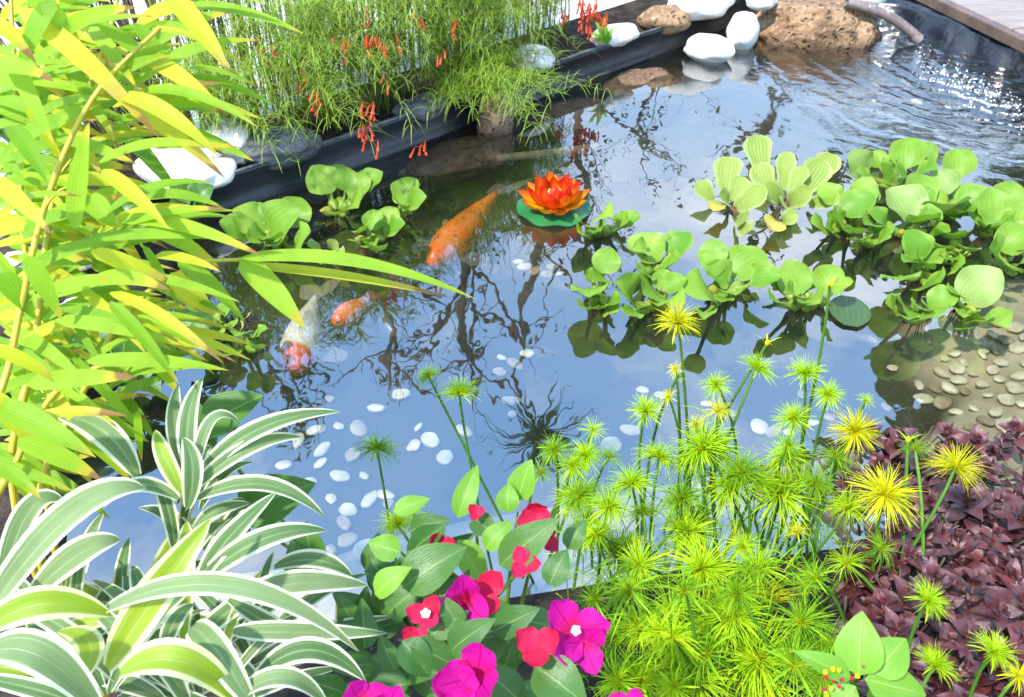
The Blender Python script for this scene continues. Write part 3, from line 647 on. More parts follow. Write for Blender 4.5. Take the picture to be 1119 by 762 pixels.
# ------------------------------------------------------------------ lotus
def lotus():
    c = at_z(605, 226, .012)
    t = empty('lotus_flower', c, 'orange and red artificial lotus floating on a green pad', 'flower')
    m, tt, out = mat('lotus_petal'); lk = tt.links.new
    uv = N(tt, 'ShaderNodeUVMap').outputs[0]; sp = N(tt, 'ShaderNodeSeparateXYZ'); lk(uv, sp.inputs[0])
    a = mth(tt, 'ABSOLUTE', mth(tt, 'MULTIPLY_ADD', sp.outputs[0], 2, -1))
    ra = N(tt, 'ShaderNodeAttribute', attribute_name='rnd').outputs['Fac']
    k = mth(tt, 'ADD', mth(tt, 'MULTIPLY', sp.outputs[1], .75), mth(tt, 'ADD', mth(tt, 'MULTIPLY', a, .3), mth(tt, 'MULTIPLY_ADD', ra, .9, -.45)))
    k = mth(tt, 'ADD', k, mth(tt, 'MULTIPLY_ADD', noi(tt, scl(tt, uv, (14, 1, 1)), 2, 3), .3, -.15))
    c1 = mixc(tt, ss(tt, .15, .75, k), (.78, .33, .005), (.72, .10, .005)); c1 = mixc(tt, ss(tt, .7, 1.0, k), c1, (.66, .02, .006))
    pb_ = prin(tt, c1, .42, .4); tr = N(tt, 'ShaderNodeBsdfTranslucent'); lk(c1, tr.inputs[0])
    mx = N(tt, 'ShaderNodeMixShader'); mx.inputs[0].default_value = .3; lk(pb_.outputs[0], mx.inputs[1]); lk(tr.outputs[0], mx.inputs[2]); lk(mx.outputs[0], out.inputs[0])
    mp_ = simple('lotus_pad', (.008, .11, .03), (.015, .17, .05), 5, .35, .5, .3, 20, .004)
    b = MB(); n = 40
    rows = [[c + V3((math.cos(2 * PI * k / n) * r_ , math.sin(2 * PI * k / n) * r_, (.006 if r_ > .1 else 0) * math.sin(k * 1.1) - .006 + .02 * (r_ / .15) ** 4 * .3)) * 1 for k in range(n)] for r_ in (.004, .05, .1, .125, .135)]
    b.grid(rows, closed=True); b.build('leaf_pad', mp_, t, c)
    for nm, cnt, el_, L_, W_, r0, ph, red in (('outer_petals', 9, 14, .112, .036, .03, .2, .25), ('middle_petals', 9, 40, .105, .036, .026, .5, .6), ('inner_petals', 8, 62, .09, .032, .02, .1, .75), ('heart_petals', 6, 78, .066, .024, .010, .4, .55)):
        b = MB()
        for k in range(cnt):
            a = 2 * PI * (k + ph) / cnt + rnd(-.1, .1); O = V3((math.cos(a), math.sin(a), 0)); e = R(el_ + rnd(-6, 6)); b.cur = max(0, min(1, red + rnd(-.25, .25)))
            T = O * math.cos(e) + V3((0, 0, math.sin(e))); up = V3((0, 0, 1)) * math.cos(e) - O * math.sin(e)
            p0 = c + O * r0 + V3((0, 0, .012)); n_ = 9
            pts = q3(p0, p0 + T * L_ * .5 - up * .012, p0 + T * L_ + up * .016, n_)
            b.blade(pts, [W_ * math.sin(PI * (.12 + .88 * (i / n_)) ** 1.0) ** .7 * (1 if i < n_ else .05) for i in range(n_)] + [.001], up, nu=3, cup=.45)
        b.build(nm, m, t, c)
    b = MB()
    for k in range(40):
        a = rnd(0, 6.3); r_ = rnd(0, .018); p = c + V3((math.cos(a) * r_, math.sin(a) * r_, .02))
        b.tube([p, p + V3((math.cos(a) * .006, math.sin(a) * .006, rnd(.04, .055)))], [.0018, .0025], 5)
    b.build('stamens', simple('stamen', (.75, .45, .02), (.8, .55, .1), 9), t, c)
lotus()

# ------------------------------------------------------------------ koi
def koi_mat(name, body, blot, head, thr, hv):
    m, t, out = mat(name); lk = t.links.new
    oc = N(t, 'ShaderNodeTexCoord').outputs['Object']; uv = N(t, 'ShaderNodeUVMap').outputs[0]
    sp = N(t, 'ShaderNodeSeparateXYZ'); lk(uv, sp.inputs[0])
    vo = N(t, 'ShaderNodeTexVoronoi'); vo.inputs['Scale'].default_value = 70; lk(oc, vo.inputs['Vector'])
    c = mixc(t, ss(t, thr, thr + .03, noi(t, oc, 26, 5, .65)), body, blot)
    c = mixc(t, mth(t, 'MULTIPLY', ss(t, .25, .6, vo.outputs['Distance']), .25), c, tuple(x * .5 for x in body))
    e = mth(t, 'ADD', sp.outputs[1], mth(t, 'MULTIPLY_ADD', noi(t, oc, 12, 3), .12, -.06))
    c = mixc(t, ss(t, hv + .02, hv - .02, e), c, head)
    b = prin(t, c, .3, .5, bmp(t, vo.outputs['Distance'], .2, .003)); lk(b.outputs[0], out.inputs[0]); return m
def fin_mat(name, c1, tr_=.78):
    m, t, out = mat(name); lk = t.links.new
    uv = N(t, 'ShaderNodeUVMap').outputs[0]
    st = noi(t, scl(t, uv, (40, .5, 1)), 1, 2)
    c = mixc(t, ss(t, .4, .65, st), c1, tuple(x * .6 for x in c1))
    b = prin(t, c, .4, .4); tr = N(t, 'ShaderNodeBsdfTransparent'); mx = N(t, 'ShaderNodeMixShader'); mx.inputs[0].default_value = tr_
    lk(b.outputs[0], mx.inputs[1]); lk(tr.outputs[0], mx.inputs[2]); lk(mx.outputs[0], out.inputs[0]); return m
def koi(path, wmax, label, mb_, mf, pect=True, hgt=1.05):
    """path: points of the spine from nose to tail root, then the tail tip last"""
    n = 22; sp_ = path[:-1]; tail = path[-1]
    def on(t):
        k = t * (len(sp_) - 1); i = min(int(k), len(sp_) - 2)
        p0, p1, p2, p3 = sp_[max(i - 1, 0)], sp_[i], sp_[i + 1], sp_[min(i + 2, len(sp_) - 1)]; f = k - i
        return .5 * ((2 * p1) + (p2 - p0) * f + (2 * p0 - 5 * p1 + 4 * p2 - p3) * f * f + (3 * p1 - p0 - 3 * p2 + p3) * f ** 3)
    c = on(.4)
    t_ = empty('koi', c, label, 'fish', 'koi in the pond')
    wp = [(0, .12), (.04, .36), (.10, .58), (.18, .78), (.30, .97), (.42, 1), (.58, .86), (.74, .58), (.88, .32), (1, .2)]
    def wf(x):
        for (a, b1), (c1, d) in zip(wp, wp[1:]):
            if x <= c1: return lerp(b1, d, (x - a) / (c1 - a))
        return .2
    b = MB(); rows = []; uvs = []
    ts = [(i / n) ** 1.15 for i in range(n + 1)]
    for tq in ts:
        p = on(tq); T = (on(min(1, tq + .03)) - on(max(0, tq - .03))).normalized(); S = V3((T.y, -T.x, 0)).normalized()
        wd = wmax * wf(tq); row = []; uvr = []
        for k in range(14):
            a = 2 * PI * k / 14; ca, sa = math.cos(a), math.sin(a)
            row.append(p + S * ca * wd + V3((0, 0, 1)) * sa * wd * hgt * (1.1 if tq > .7 else 1)); uvr.append((k / 14, tq))
        rows.append(row); uvs.append(uvr)
    ids = b.grid(rows, uvs, closed=True); b.face(*reversed(ids[0])); b.face(*ids[-1])
    b.build('body', mb_, t_, c)
    e = on(1); T = (e - on(.9)).normalized(); S = V3((T.y, -T.x, 0)).normalized(); b = MB()
    for s_ in (1, -1):
        side = (S * .85 + V3((0, 0, .3))) * s_
        q_ = q3(e - T * .01, e.lerp(tail, .5) + side * wmax * .7, tail + side * wmax * 1.5, 6)
        b.blade(q_, [.006, wmax * .35, wmax * .55, wmax * .6, wmax * .5, wmax * .3, .002], T.cross(side), nu=2)
    b.build('tail_fin', mf, t_, e)
    b = MB(); pts = [on(.36 + .34 * i / 8) for i in range(9)]; rows = [[], []]
    for i, p in enumerate(pts):
        z = wmax * wf(.36 + .34 * i / 8) * hgt; rows[0].append(p + V3((0, 0, z * .9))); rows[1].append(p + V3((0, 0, z + wmax * .45 * math.sin(PI * min(1, (i + 1.2) / 9)))) + S * .25 * wmax)
    b.grid(rows); b.build('dorsal_fin', mf, t_, c)
    if pect:
        h = on(.24); T = (on(.3) - on(.18)).normalized(); S = V3((T.y, -T.x, 0)).normalized()
        for s_ in (1, -1):
            p0 = h + S * s_ * wmax * .75 - V3((0, 0, wmax * .3)); D = (S * s_ * .9 + T * .55 - V3((0, 0, .25))).normalized()
            b = MB(); b.blade([p0 + D * (wmax * 1.9 * i / 7) for i in range(8)], [wmax * k for k in (.15, .35, .52, .64, .7, .66, .5, .12)], V3((0, 0, 1)), nu=3, cup=.1)
            b.build('pectoral_fin', mf, t_, p0)
    h = on(.07); T = (on(.1) - on(.03)).normalized(); S = V3((T.y, -T.x, 0)).normalized()
    for s_ in (1, -1):
        p0 = h + S * s_ * wmax * wf(.07) * .86 + V3((0, 0, wmax * .22))
        b = MB(); b.tube([p0 - S * s_ * .004, p0 - S * s_ * .001, p0 + S * s_ * .003, p0 + S * s_ * .0045], [.004, .006, .005, .002], 8)
        b.build('eye', M['edging'], t_, p0)
    return t_
KO = koi_mat('orange_koi', (.86, .19, .006), (.07, .03, .015), (.82, .12, .006), .60, .16)
KW = koi_mat('white_koi', (.78, .68, .55), (.55, .42, .3), (.78, .10, .008), .9, .24)
KD = koi_mat('added_olive_koi', (.045, .045, .02), (.03, .03, .016), (.06, .05, .02), .6, .1)
Z1 = -.095
koi([at_z(a, b_, Z1) for a, b_ in ((470, 289), (486, 272), (505, 254), (524, 232), (541, 213), (562, 198))], .066, 'large orange koi with dark back spot swimming beside the lotus', KO, fin_mat('white_fin', (.6, .55, .48)))
koi([at_z(a, b_, -.09) for a, b_ in ((322, 407), (325, 388), (332, 366), (338, 346), (345, 326), (352, 306))], .060, 'white koi with orange red head under the bamboo leaf tip', KW, fin_mat('cream_fin', (.5, .42, .33), .55))
koi([at_z(a, b_, -.06) for a, b_ in ((364, 354), (374, 347), (384, 340), (394, 333), (402, 327), (414, 318))], .036, 'small orange koi behind the white koi', KO, fin_mat('orange_fin', (.7, .14, .015)), pect=False)
koi([at_z(a, b_, -.17) for a, b_ in ((438, 372), (428, 360), (416, 346), (404, 332), (396, 320), (388, 306))], .055, 'added dark olive koi standing in for a dark patch by the small orange koi', KD, fin_mat('olive_fin', (.04, .04, .02)), pect=False)  # unseen koi added; its dark body stands in for a dim patch of water

# ------------------------------------------------------------------ papyrus
def umbel_mesh(name, m, Lr, kind):
    b = MB()
    if kind == 'bud':
        for k in range(4):
            a = 2 * PI * k / 4 + .4; D = V3((math.cos(a) * .8, math.sin(a) * .8, .45 if k else 1.2)).normalized()
            b.blade(q3(V3((0, 0, 0)), D * Lr * .5, D * Lr + V3((0, 0, -.008)), 4), [.002, .0028, .0025, .0018, .0004], nu=1)
        b.tube([V3((0, 0, -.004)), V3((0, 0, .004)), V3((0, 0, .012))], [.004, .007, .003], 8)
        return b.mesh(name, m)
    cnt, tmax = {'full': (185, 118), 'fan': (180, 78), 'big': (240, 112), 'small': (80, 95), 'loose': (75, 112)}[kind]
    for k in range(cnt):
        ct = lerp(1, math.cos(R(tmax)), (k + .5) / cnt); st = math.sqrt(max(0, 1 - ct * ct)); a = k * 2.39996 + rnd(-.3, .3)
        D = (V3((math.cos(a) * st, math.sin(a) * st, ct)) + jit(.12)).normalized(); l = Lr * rnd(.55, 1.15)
        b.cur = rnd(0, 1)
        q_ = q3(D * .003, D * l * .52 + V3((0, 0, .04 * l)), D * l - V3((0, 0, l * rnd(.0, .3))) + jit(.08 * l), 3)
        b.tube(q_, [(.0005 if kind != 'big' else .0004) * x for x in (1.05, 1.3, 1.1, .4)], 3, False)
    for k in range(5):
        a = 2 * PI * k / 5; D = V3((math.cos(a), math.sin(a), .1)); b.blade(q3(V3(), D * Lr * .5, D * Lr * .95 - V3((0, 0, .01)), 4), [.001, .002, .0018, .0014, .0003], nu=1)
    return b.mesh(name, m)
UM = {}
for kind, Lr in (('full', 1), ('fan', 1), ('small', 1), ('loose', 1), ('bud', 1), ('big', 1)):
    for mk in ('umbel', 'umbel_green', 'umbel_yellow'):
        UM[kind, mk] = [umbel_mesh('umbel', M[mk], .05, kind) for _ in range(1 if kind == 'bud' else (3 if mk != 'umbel_yellow' else 1))]
def papyrus(base, heads, label, stem_r=.0028):
    """heads: (px, py, radius px, kind, material, forward distance)"""
    t = empty('papyrus', base, label, 'plant', 'dwarf papyrus round the pond')
    for h in heads:
        px, py, rp_, kind, mk, y = h
        p = at_y(px, py, y)
        r = rp_ * (p - CAM).length / 890
        root = base + V3((rnd(-.1, .1), rnd(-.08, .05), 0))
        up = p - root
        mid = root.lerp(p, .55) + V3((rnd(-.02, .02), rnd(-.02, .02), .03))
        pts = q3(root, mid, p, 7)
        b = MB(); b.tube(pts, [stem_r * (1.15 - .3 * i / 7) for i in range(8)], 6, False)
        so_ = b.build('stem', M['stalk'], t, root)
        u = add_obj('umbel', random.choice(UM[kind, mk]), p, so_)
        T = (pts[-1] - pts[-2]).normalized(); T = (T + jit(.38) + TOC(p) * (.12 if kind != 'fan' else 0)).normalized()
        q_ = T.to_track_quat('Z', 'Y'); u.rotation_euler = (q_ @ Matrix.Rotation(rnd(0, 6.3), 3, 'Z').to_quaternion()).to_euler(); k = r / .05
        u.scale = (k, k, k * rnd(.75, 1.1))
    if len(heads) > 8:                            # grassy tangle of young stems and fallen rays
        b = MB()
        for j in range(170):
            h = random.choice(heads); p = at_y(h[0] + rnd(-30, 30), h[1] + rnd(0, 60), h[5]); p.z -= rnd(.0, .10); b.cur = rnd(0, 1)
            D = (jit(1) + V3((0, 0, .5))).normalized() * rnd(.04, .10); b.blade(q3(p - D * .5, p + V3((0, 0, .01)), p + D * .5 - V3((0, 0, .02)), 5), [.0008, .0012, .0013, .0011, .0008, .0002], nu=1)
        tag(b.build('grassy_rays', M['umbel_green'], t, base), kind='stuff')
    return t
U, G, Y = 'umbel', 'umbel_green', 'umbel_yellow'
gz = lambda x, y: V3((x, y, -.03 if y > 1.0 else .045))
papyrus(gz(-.02, 1.02), [(502, 433, 29, 'fan', U, 1.05), (468, 411, 19, 'full', G, 1.07)], 'twin papyrus stalks leaning left over open water with yellow green heads')
papyrus(gz(-.16, 1.0), [(412, 491, 29, 'full', G, 1.02)], 'lone papyrus head in front of the white pebbles beside the variegated leaves')
papyrus(gz(-.14, .86), [(434, 574, 25, 'full', U, .9), (452, 560, 20, 'loose', G, .9)], 'short papyrus head just behind the bougainvillea leaves')
papyrus(gz(.32, 1.08), [(741, 354, 29, 'fan', Y, 1.1), (738, 404, 11, 'small', Y, 1.08), (731, 434, 12, 'small', Y, 1.07), (706, 450, 24, 'fan', U, 1.08), (741, 412, 10, 'small', U, 1.09)], 'papyrus whose bright yellow brush head stands right below the central hyacinth raft')
papyrus(gz(.42, 1.1), [(783, 421, 19, 'full', U, 1.1), (826, 405, 26, 'fan', U, 1.1), (761, 464, 14, 'small', Y, 1.05), (838, 376, 20, 'bud', Y, 1.12), (868, 458, 24, 'full', U, 1.08)], 'papyrus group of several pale green heads beside the three bladed bud')
papyrus(gz(.56, 1.12), [(907, 312, 22, 'bud', Y, 1.16)], 'tallest thin papyrus stalk ending in a small yellow star')
papyrus(gz(.58, 1.05), [(880, 410, 24, 'fan', U, 1.1), (905, 432, 20, 'full', U, 1.08), (934, 471, 28, 'full', Y, 1.02), (946, 438, 12, 'small', U, 1.06)], 'papyrus at the water edge with a yellow head next to the purple leaves')
papyrus(gz(.66, .8), [(966, 541, 40, 'big', Y, .9), (1043, 513, 29, 'big', Y, .95), (962, 600, 24, 'loose', G, .84), (926, 616, 24, 'loose', U, .84), (1000, 492, 22, 'loose', G, 1.0), (992, 482, 20, 'bud', U, 1.0)], 'leaning papyrus with two big yellow heads over the purple leaves', .0036)
papyrus(gz(.58, .5), [(1013, 657, 25, 'fan', U, .60)], 'single papyrus brush on a straight stalk in front of the purple leaves')
papyrus(gz(.56, .44), [(1020, 729, 25, 'fan', U, .54)], 'low papyrus head just below the straight single brush')
papyrus(gz(.64, .44), [(1084, 714, 26, 'fan', U, .55), (1112, 738, 20, 'small', Y, .54)], 'two low papyrus heads in the corner before purple leaves')
papyrus(gz(.08, .98), [(606, 492, 22, 'full', G, 1.0), (590, 516, 20, 'loose', G, .98), (640, 498, 24, 'full', U, 1.0), (630, 545, 30, 'full', U, .95), (626, 510, 22, 'full', U, .98), (665, 500, 22, 'loose', G, 1.0), (648, 470, 18, 'small', U, 1.03)], 'papyrus tuft behind the tall light bougainvillea shoot')
def fill(pol, n, y0, y1, mats, kinds, r0, r1):
    o = []
    for _ in range(n):
        while True:
            x, y = rnd(min(p[0] for p in pol), max(p[0] for p in pol)), rnd(min(p[1] for p in pol), max(p[1] for p in pol))
            ins = False
            for (ax, ay), (bx, by) in zip(pol, pol[1:] + pol[:1]):
                if (ay > y) != (by > y) and x < (bx - ax) * (y - ay) / (by - ay) + ax: ins = not ins
            if ins: break
        f = (y - 480) / 280
        o.append((x, y, rnd(r0, r1), random.choice(kinds), random.choice(mats), lerp(y1, y0, max(0, min(1, f))) + rnd(-.04, .04)))
    return o
papyrus(gz(.25, .86), [(690, 530, 34, 'full', U, .95), (665, 556, 30, 'full', U, .9), (720, 500, 30, 'full', U, 1.), (700, 620, 38, 'full', U, .8), (745, 546, 32, 'full', G, .92), (652, 585, 28, 'full', U, .86)] + fill([(620, 520), (740, 500), (740, 620), (630, 640)], 6, .72, .98, [U, G, G], ['full', 'loose'], 22, 32), 'dense papyrus bush just right of the tall bougainvillea flowers')
papyrus(gz(.42, .92), [(770, 492, 42, 'full', U, 1.0), (802, 532, 46, 'full', U, .96), (752, 582, 32, 'full', U, .88), (812, 598, 22, 'full', U, .86), (785, 450, 20, 'small', Y, 1.04)] + fill([(740, 490), (850, 480), (840, 620), (740, 620)], 7, .74, 1.0, [U, G, G], ['full', 'loose'], 22, 34), 'dense papyrus bush in the middle under the pale heads')
papyrus(gz(.56, .9), [(852, 540, 42, 'full', U, .96), (860, 500, 28, 'full', U, 1.0), (926, 556, 24, 'full', U, .92), (871, 582, 15, 'small', Y, .86), (912, 500, 24, 'loose', G, 1.0), (890, 530, 26, 'full', G, .95)] + fill([(840, 480), (930, 500), (930, 590), (850, 600)], 4, .76, 1.0, [U, G, G], ['full', 'loose'], 20, 30), 'dense papyrus bush closest to the dark gap by the purple leaves')
papyrus(gz(.34, .62), [(766, 622, 42, 'full', U, .78), (700, 690, 40, 'full', U, .7), (742, 705, 40, 'full', U, .68), (668, 700, 30, 'loose', G, .7), (700, 745, 42, 'full', U, .62), (650, 655, 30, 'loose', G, .76)] + fill([(640, 630), (770, 620), (770, 770), (660, 770)], 9, .6, .8, [U, G, G, G], ['full', 'loose', 'loose'], 26, 42), 'lush papyrus bush right beside the magenta flower with white centre')
papyrus(gz(.46, .6), [(832, 664, 44, 'fan', Y, .74), (782, 692, 50, 'full', U, .7), (832, 722, 54, 'full', U, .64), (762, 746, 44, 'full', U, .62)] + fill([(770, 620), (860, 620), (880, 770), (770, 770)], 8, .6, .8, [U, G, G, G], ['full', 'loose', 'loose'], 26, 44), 'lush papyrus bush with a tilted yellow brush head in its middle')
papyrus(gz(.58, .62), [(880, 684, 36, 'full', G, .7), (900, 725, 32, 'loose', G, .66), (880, 640, 26, 'loose', G, .78)] + fill([(860, 600), (920, 620), (920, 760), (870, 770)], 5, .6, .8, [U, G, G], ['full', 'loose'], 24, 36), 'lush papyrus bush behind the light green poinsettia shoot')

# ------------------------------------------------------------------ purple leaved bushes
def sprig_mesh(k):
    b = MB()
    for lv in range(6):
        z = -.062 + lv * .014; n = 2; L_ = (.040, .047, .048, .045, .035, .018)[lv]; W_ = L_ * .29
        for j in range(n):
            a = PI * j + lv * 1.57 + rnd(-.45, .45); O = V3((math.cos(a), math.sin(a), 0)); e = (-.1, .1, .35, .6, .9, 1.2)[lv] + rnd(-.25, .25); b.cur = rnd(0, 1)
            T = (O * math.cos(e) + V3((0, 0, math.sin(e)))); up = V3((0, 0, math.cos(e))) - O * math.sin(e); L = L_ * rnd(.8, 1.15)
            p0 = V3((0, 0, z)); pts = q3(p0, p0 + T * L * .5 + up * L * .10, p0 + T * L - up * L * .10, 8)
            b.blade(pts, [W_ * x for x in (.2, .58, .86, 1.0, 1.02, .9, .66, .36, .03)], up, nu=3, fold=.16, cup=.06)
    b.tube([V3((0, 0, -.11)), V3((0, 0, -.03)), V3((0, 0, .004))], [.003, .0025, .0015], 5)
    return b.mesh('leaf_rosette', M['purple'])
SPR = [sprig_mesh(k) for k in range(6)]
PB = [((935, 500), 'purple leaved bush reaching out to the water beside yellow papyrus heads'), ((1000, 478), 'purple bush with dark small tips at the sandy shallows'), ((1095, 488), 'purple bush bordering the pebble bed in the shallows'),
      ((1010, 560), 'purple bush right under the two big yellow papyrus heads'), ((1085, 560), 'purple bush with pinkish glossy rosettes in the middle of the bed'), ((960, 640), 'shaded dark purple bush beside the papyrus stalks'),
      ((1035, 630), 'purple bush behind the single straight papyrus brush'), ((1100, 650), 'purple bush at the outer side above the two low papyrus heads'), ((1055, 720), 'purple bush between the low papyrus heads'), ((985, 715), 'dark purple bush behind the light green poinsettia shoot')]
PZ = lambda px, py: lerp(.12, .34, sm(460, 640, py)) * (1 if px > 960 else .8)
pur = []
for (px, py), lab in PB:
    g = at_z(px, py, PZ(px, py)); g.z = .04 if g.y < 1.08 else .02
    t = empty('purple_bush', g, lab, 'plant', 'purple leaved bushes'); pur.append((V3((px, py, 0)), t, g))
pol = [(905, 505), (935, 470), (985, 470), (1040, 458), (1075, 478), (1125, 462), (1140, 770), (990, 770), (950, 700), (935, 640), (960, 570), (925, 540)]
cnts = {}; taken = []; ndp = 0
for px, py, *_ in fill(pol, 900, .6, 1, [U], ['full'], 1, 2):
    k = min(range(len(pur)), key=lambda i: (pur[i][0] - V3((px, py, 0))).length)
    if cnts.get(k, 0) >= 60: continue
    cnts[k] = cnts.get(k, 0) + 1
    dp = ndp < 70
    if not dp:
        if any((a - px) ** 2 + (c_ - py) ** 2 < 29 ** 2 for a, c_ in taken): continue
        taken.append((px, py))
    ndp += dp
    p = at_z(px, py, PZ(px, py) + rnd(-.025, .04) - (.07 if dp else 0))
    o = add_obj('leaf_rosette', random.choice(SPR), p, pur[k][1])
    o.rotation_euler = (rnd(.0, .6), rnd(-.3, .3), rnd(0, 6.3)); s_ = rnd(.75, 1.2); o.scale = (s_, s_, s_)
for c_, t, g in pur:
    b = MB()
    top = at_z(c_.x, c_.y, PZ(c_.x, c_.y))
    for j in range(14):
        e = top + V3((rnd(-.09, .09), rnd(-.09, .09), rnd(-.06, -.02))); b.tube(q3(g, g.lerp(e, .5) + jit(.02), e, 4), [.004, .0035, .003, .0025, .002], 5)
    b.build('stems', M['bark'], t, g)

# ------------------------------------------------------------------ bougainvillea and poinsettia
def oleaf(b, base, tip, wd, up=None, fold=.25, bend=.12, n=9, prof=None):
    ax = tip - base; L = ax.length
    if up is None: up = (TOC(base) * .7 + V3((0, 0, .5)) + jit(.2)).normalized()
    T = ax.normalized(); up = (up - T * up.dot(T)).normalized()
    pts = q3(base, base.lerp(tip, .5) + up * L * bend, tip, n)
    prof = prof or (lambda x: math.sin(PI * min(1, x ** .72 * 1.0)) ** .85 if 0 < x < 1 else .03)
    b.blade(pts, [wd * max(.03, prof(i / n)) for i in range(n + 1)], up, nu=3, fold=fold, cup=.05, wav=.06)
bb = V3((-.03, .62, .05))
boug = empty('bougainvillea', bb, 'magenta bougainvillea bush at the near bank with open white centred flower', 'plant')
BD = lambda py: lerp(1.12, .86, sm(500, 760, py))
def bleaf(px0, py0, px1, py1, wpx, mk='boug_leaf', dd=0, par=None):
    d0 = BD(py0) + dd; p0 = at_d(px0, py0, d0); p1 = at_d(px1, py1, d0 + rnd(-.03, .02)); b = MB(); oleaf(b, p0, p1, wpx / 2 * d0 / FPX, bend=rnd(.04, .14)); b.build('leaf', M[mk], par or boug, p0)
for a in [(440, 642, 510, 598, 52), (546, 618, 612, 566, 40), (500, 566, 522, 508, 26, 'boug_light'), (566, 546, 581, 502, 32, 'boug_light'), (555, 560, 556, 528, 26, 'boug_light'), (518, 566, 545, 590, 26), (448, 580, 492, 568, 28), (452, 600, 488, 573, 30),
          (438, 604, 402, 592, 30, 'boug_light'), (500, 590, 530, 645, 32, 'boug_light'), (508, 645, 462, 700, 36), (492, 712, 542, 676, 34), (470, 695, 512, 668, 30), (584, 728, 642, 772, 52), (530, 735, 575, 775, 40), (448, 706, 500, 730, 36),
          (440, 700, 470, 740, 36, 'boug_leaf'), (600, 640, 620, 600, 30), (620, 600, 640, 568, 24), (530, 600, 560, 570, 26, 'boug_light'), (410, 650, 450, 620, 30, 'boug_light'), (540, 690, 590, 665, 34), (505, 690, 480, 650, 26), (430, 560, 470, 545, 22, 'boug_light')]:
    bleaf(*a)
for k in range(80):
    x, y = rnd(375, 570), rnd(610, 780)
    if x > 480: y = rnd(660, 780)
    a = rnd(0, 6.3); l = rnd(35, 60); bleaf(x, y, x + math.cos(a) * l, y + math.sin(a) * l, rnd(24, 38), 'boug_leaf', rnd(.06, .22))
def bract(cx, cy, ang, mk='bract', size=46, open_=.75, dd=-.03, face=None, flower=True):
    """three papery bracts round a small white flower"""
    d = BD(cy) + dd; c = at_d(cx, cy, d); s_ = size * d / FPX
    F_ = face or (TOC(c) + jit(.3)).normalized()
    A = F_.cross(V3((0, 0, 1))).normalized(); B_ = A.cross(F_)
    t = empty('bract_cluster', c); t.parent = boug; t.location = c - bb
    for k in range(3):
        a = ang + 2 * PI * k / 3 + rnd(-.15, .15); O = A * math.cos(a) + B_ * math.sin(a)
        e = rnd(.25, .5) + (1 - open_) * .9; T = O * math.cos(e) + F_ * math.sin(e); up = F_ * math.cos(e) - O * math.sin(e)
        b = MB(); p0 = c - F_ * s_ * .25; n = 9
        pts = q3(p0, p0 + T * s_ * .55 - up * s_ * .08, p0 + T * s_ * 1.02 + up * s_ * rnd(-.15, .2), n)
        b.blade(pts, [s_ * .44 * max(.05, math.sin(PI * (i / n) ** .8) ** .75) if i < n else .0005 for i in range(n + 1)], up, nu=4, fold=.12, cup=rnd(.0, .3), wav=.16)
        b.build('bract', M[mk], t, p0)
    if flower:
        b = MB(); b.tube([c - F_ * s_ * .2, c + F_ * s_ * .22], [.0012, .002], 6)
        for k in range(5):
            a = 2 * PI * k / 5; O = A * math.cos(a) + B_ * math.sin(a); q_ = c + F_ * s_ * .22
            b.blade([q_, q_ + O * .003, q_ + O * .0055], [.0015, .003, .001], F_, nu=1)
        b.build('flower', M['white_petal'], t, c)
bract(627, 688, 1.2, size=44, open_=.95); bract(588, 706, 2.4, 'bract_red', 34, .72, flower=False); bract(640, 706, .2, 'bract', 34, .6, flower=False, dd=-.01)
bract(508, 658, 1.7, 'bract', 42, .6, flower=False); bract(528, 648, .4, 'bract_red', 34, .72, flower=False); bract(488, 668, 2.6, 'bract', 30, .6, flower=False, dd=-.01)
bract(518, 738, 1.5, 'bract', 50, .55, flower=False); bract(500, 752, 2.7, 'bract', 38, .5, flower=False)
bract(466, 672, 2.0, 'bract_red', 26, .8); bract(455, 698, 4.2, 'bract_red', 22, .6, flower=False, dd=.03)
bract(586, 562, 1.5, 'bract_red', 26, .6, flower=False, dd=.0); bract(597, 588, 4.0, 'bract_red', 20, .72, flower=False)
bract(482, 598, 1.0, 'bract_red', 22, .72, flower=False); bract(572, 616, 1.2, 'bract_red', 22, .72, flower=False); bract(520, 560, 1.0, 'bract_red', 13, .72, flower=False)
bract(395, 766, 1.5, 'bract', 36, .7, flower=False, dd=-.06); bract(425, 772, .5, 'bract', 30, .6, flower=False, dd=-.06); bract(688, 772, 1.5, 'bract', 28, .7, flower=False)
b = MB()
for q_ in [(515, 540), (566, 560), (500, 650), (545, 655), (580, 700), (470, 690), (435, 600), (520, 735), (590, 590), (480, 590)]:
    e = at_d(q_[0], q_[1], BD(q_[1]) + .015); b.tube(q3(bb, bb.lerp(e, .6) + V3((0, .02, .03)), e, 7), [.005, .0045, .004, .0035, .003, .0024, .002, .0014], 6)
e0 = at_d(540, 656, BD(656)); e1 = at_d(570, 620, BD(620)); b.tube([e0, e1], [.0022, .003], 6)
b.build('stems', M['petiole'], boug, bb)

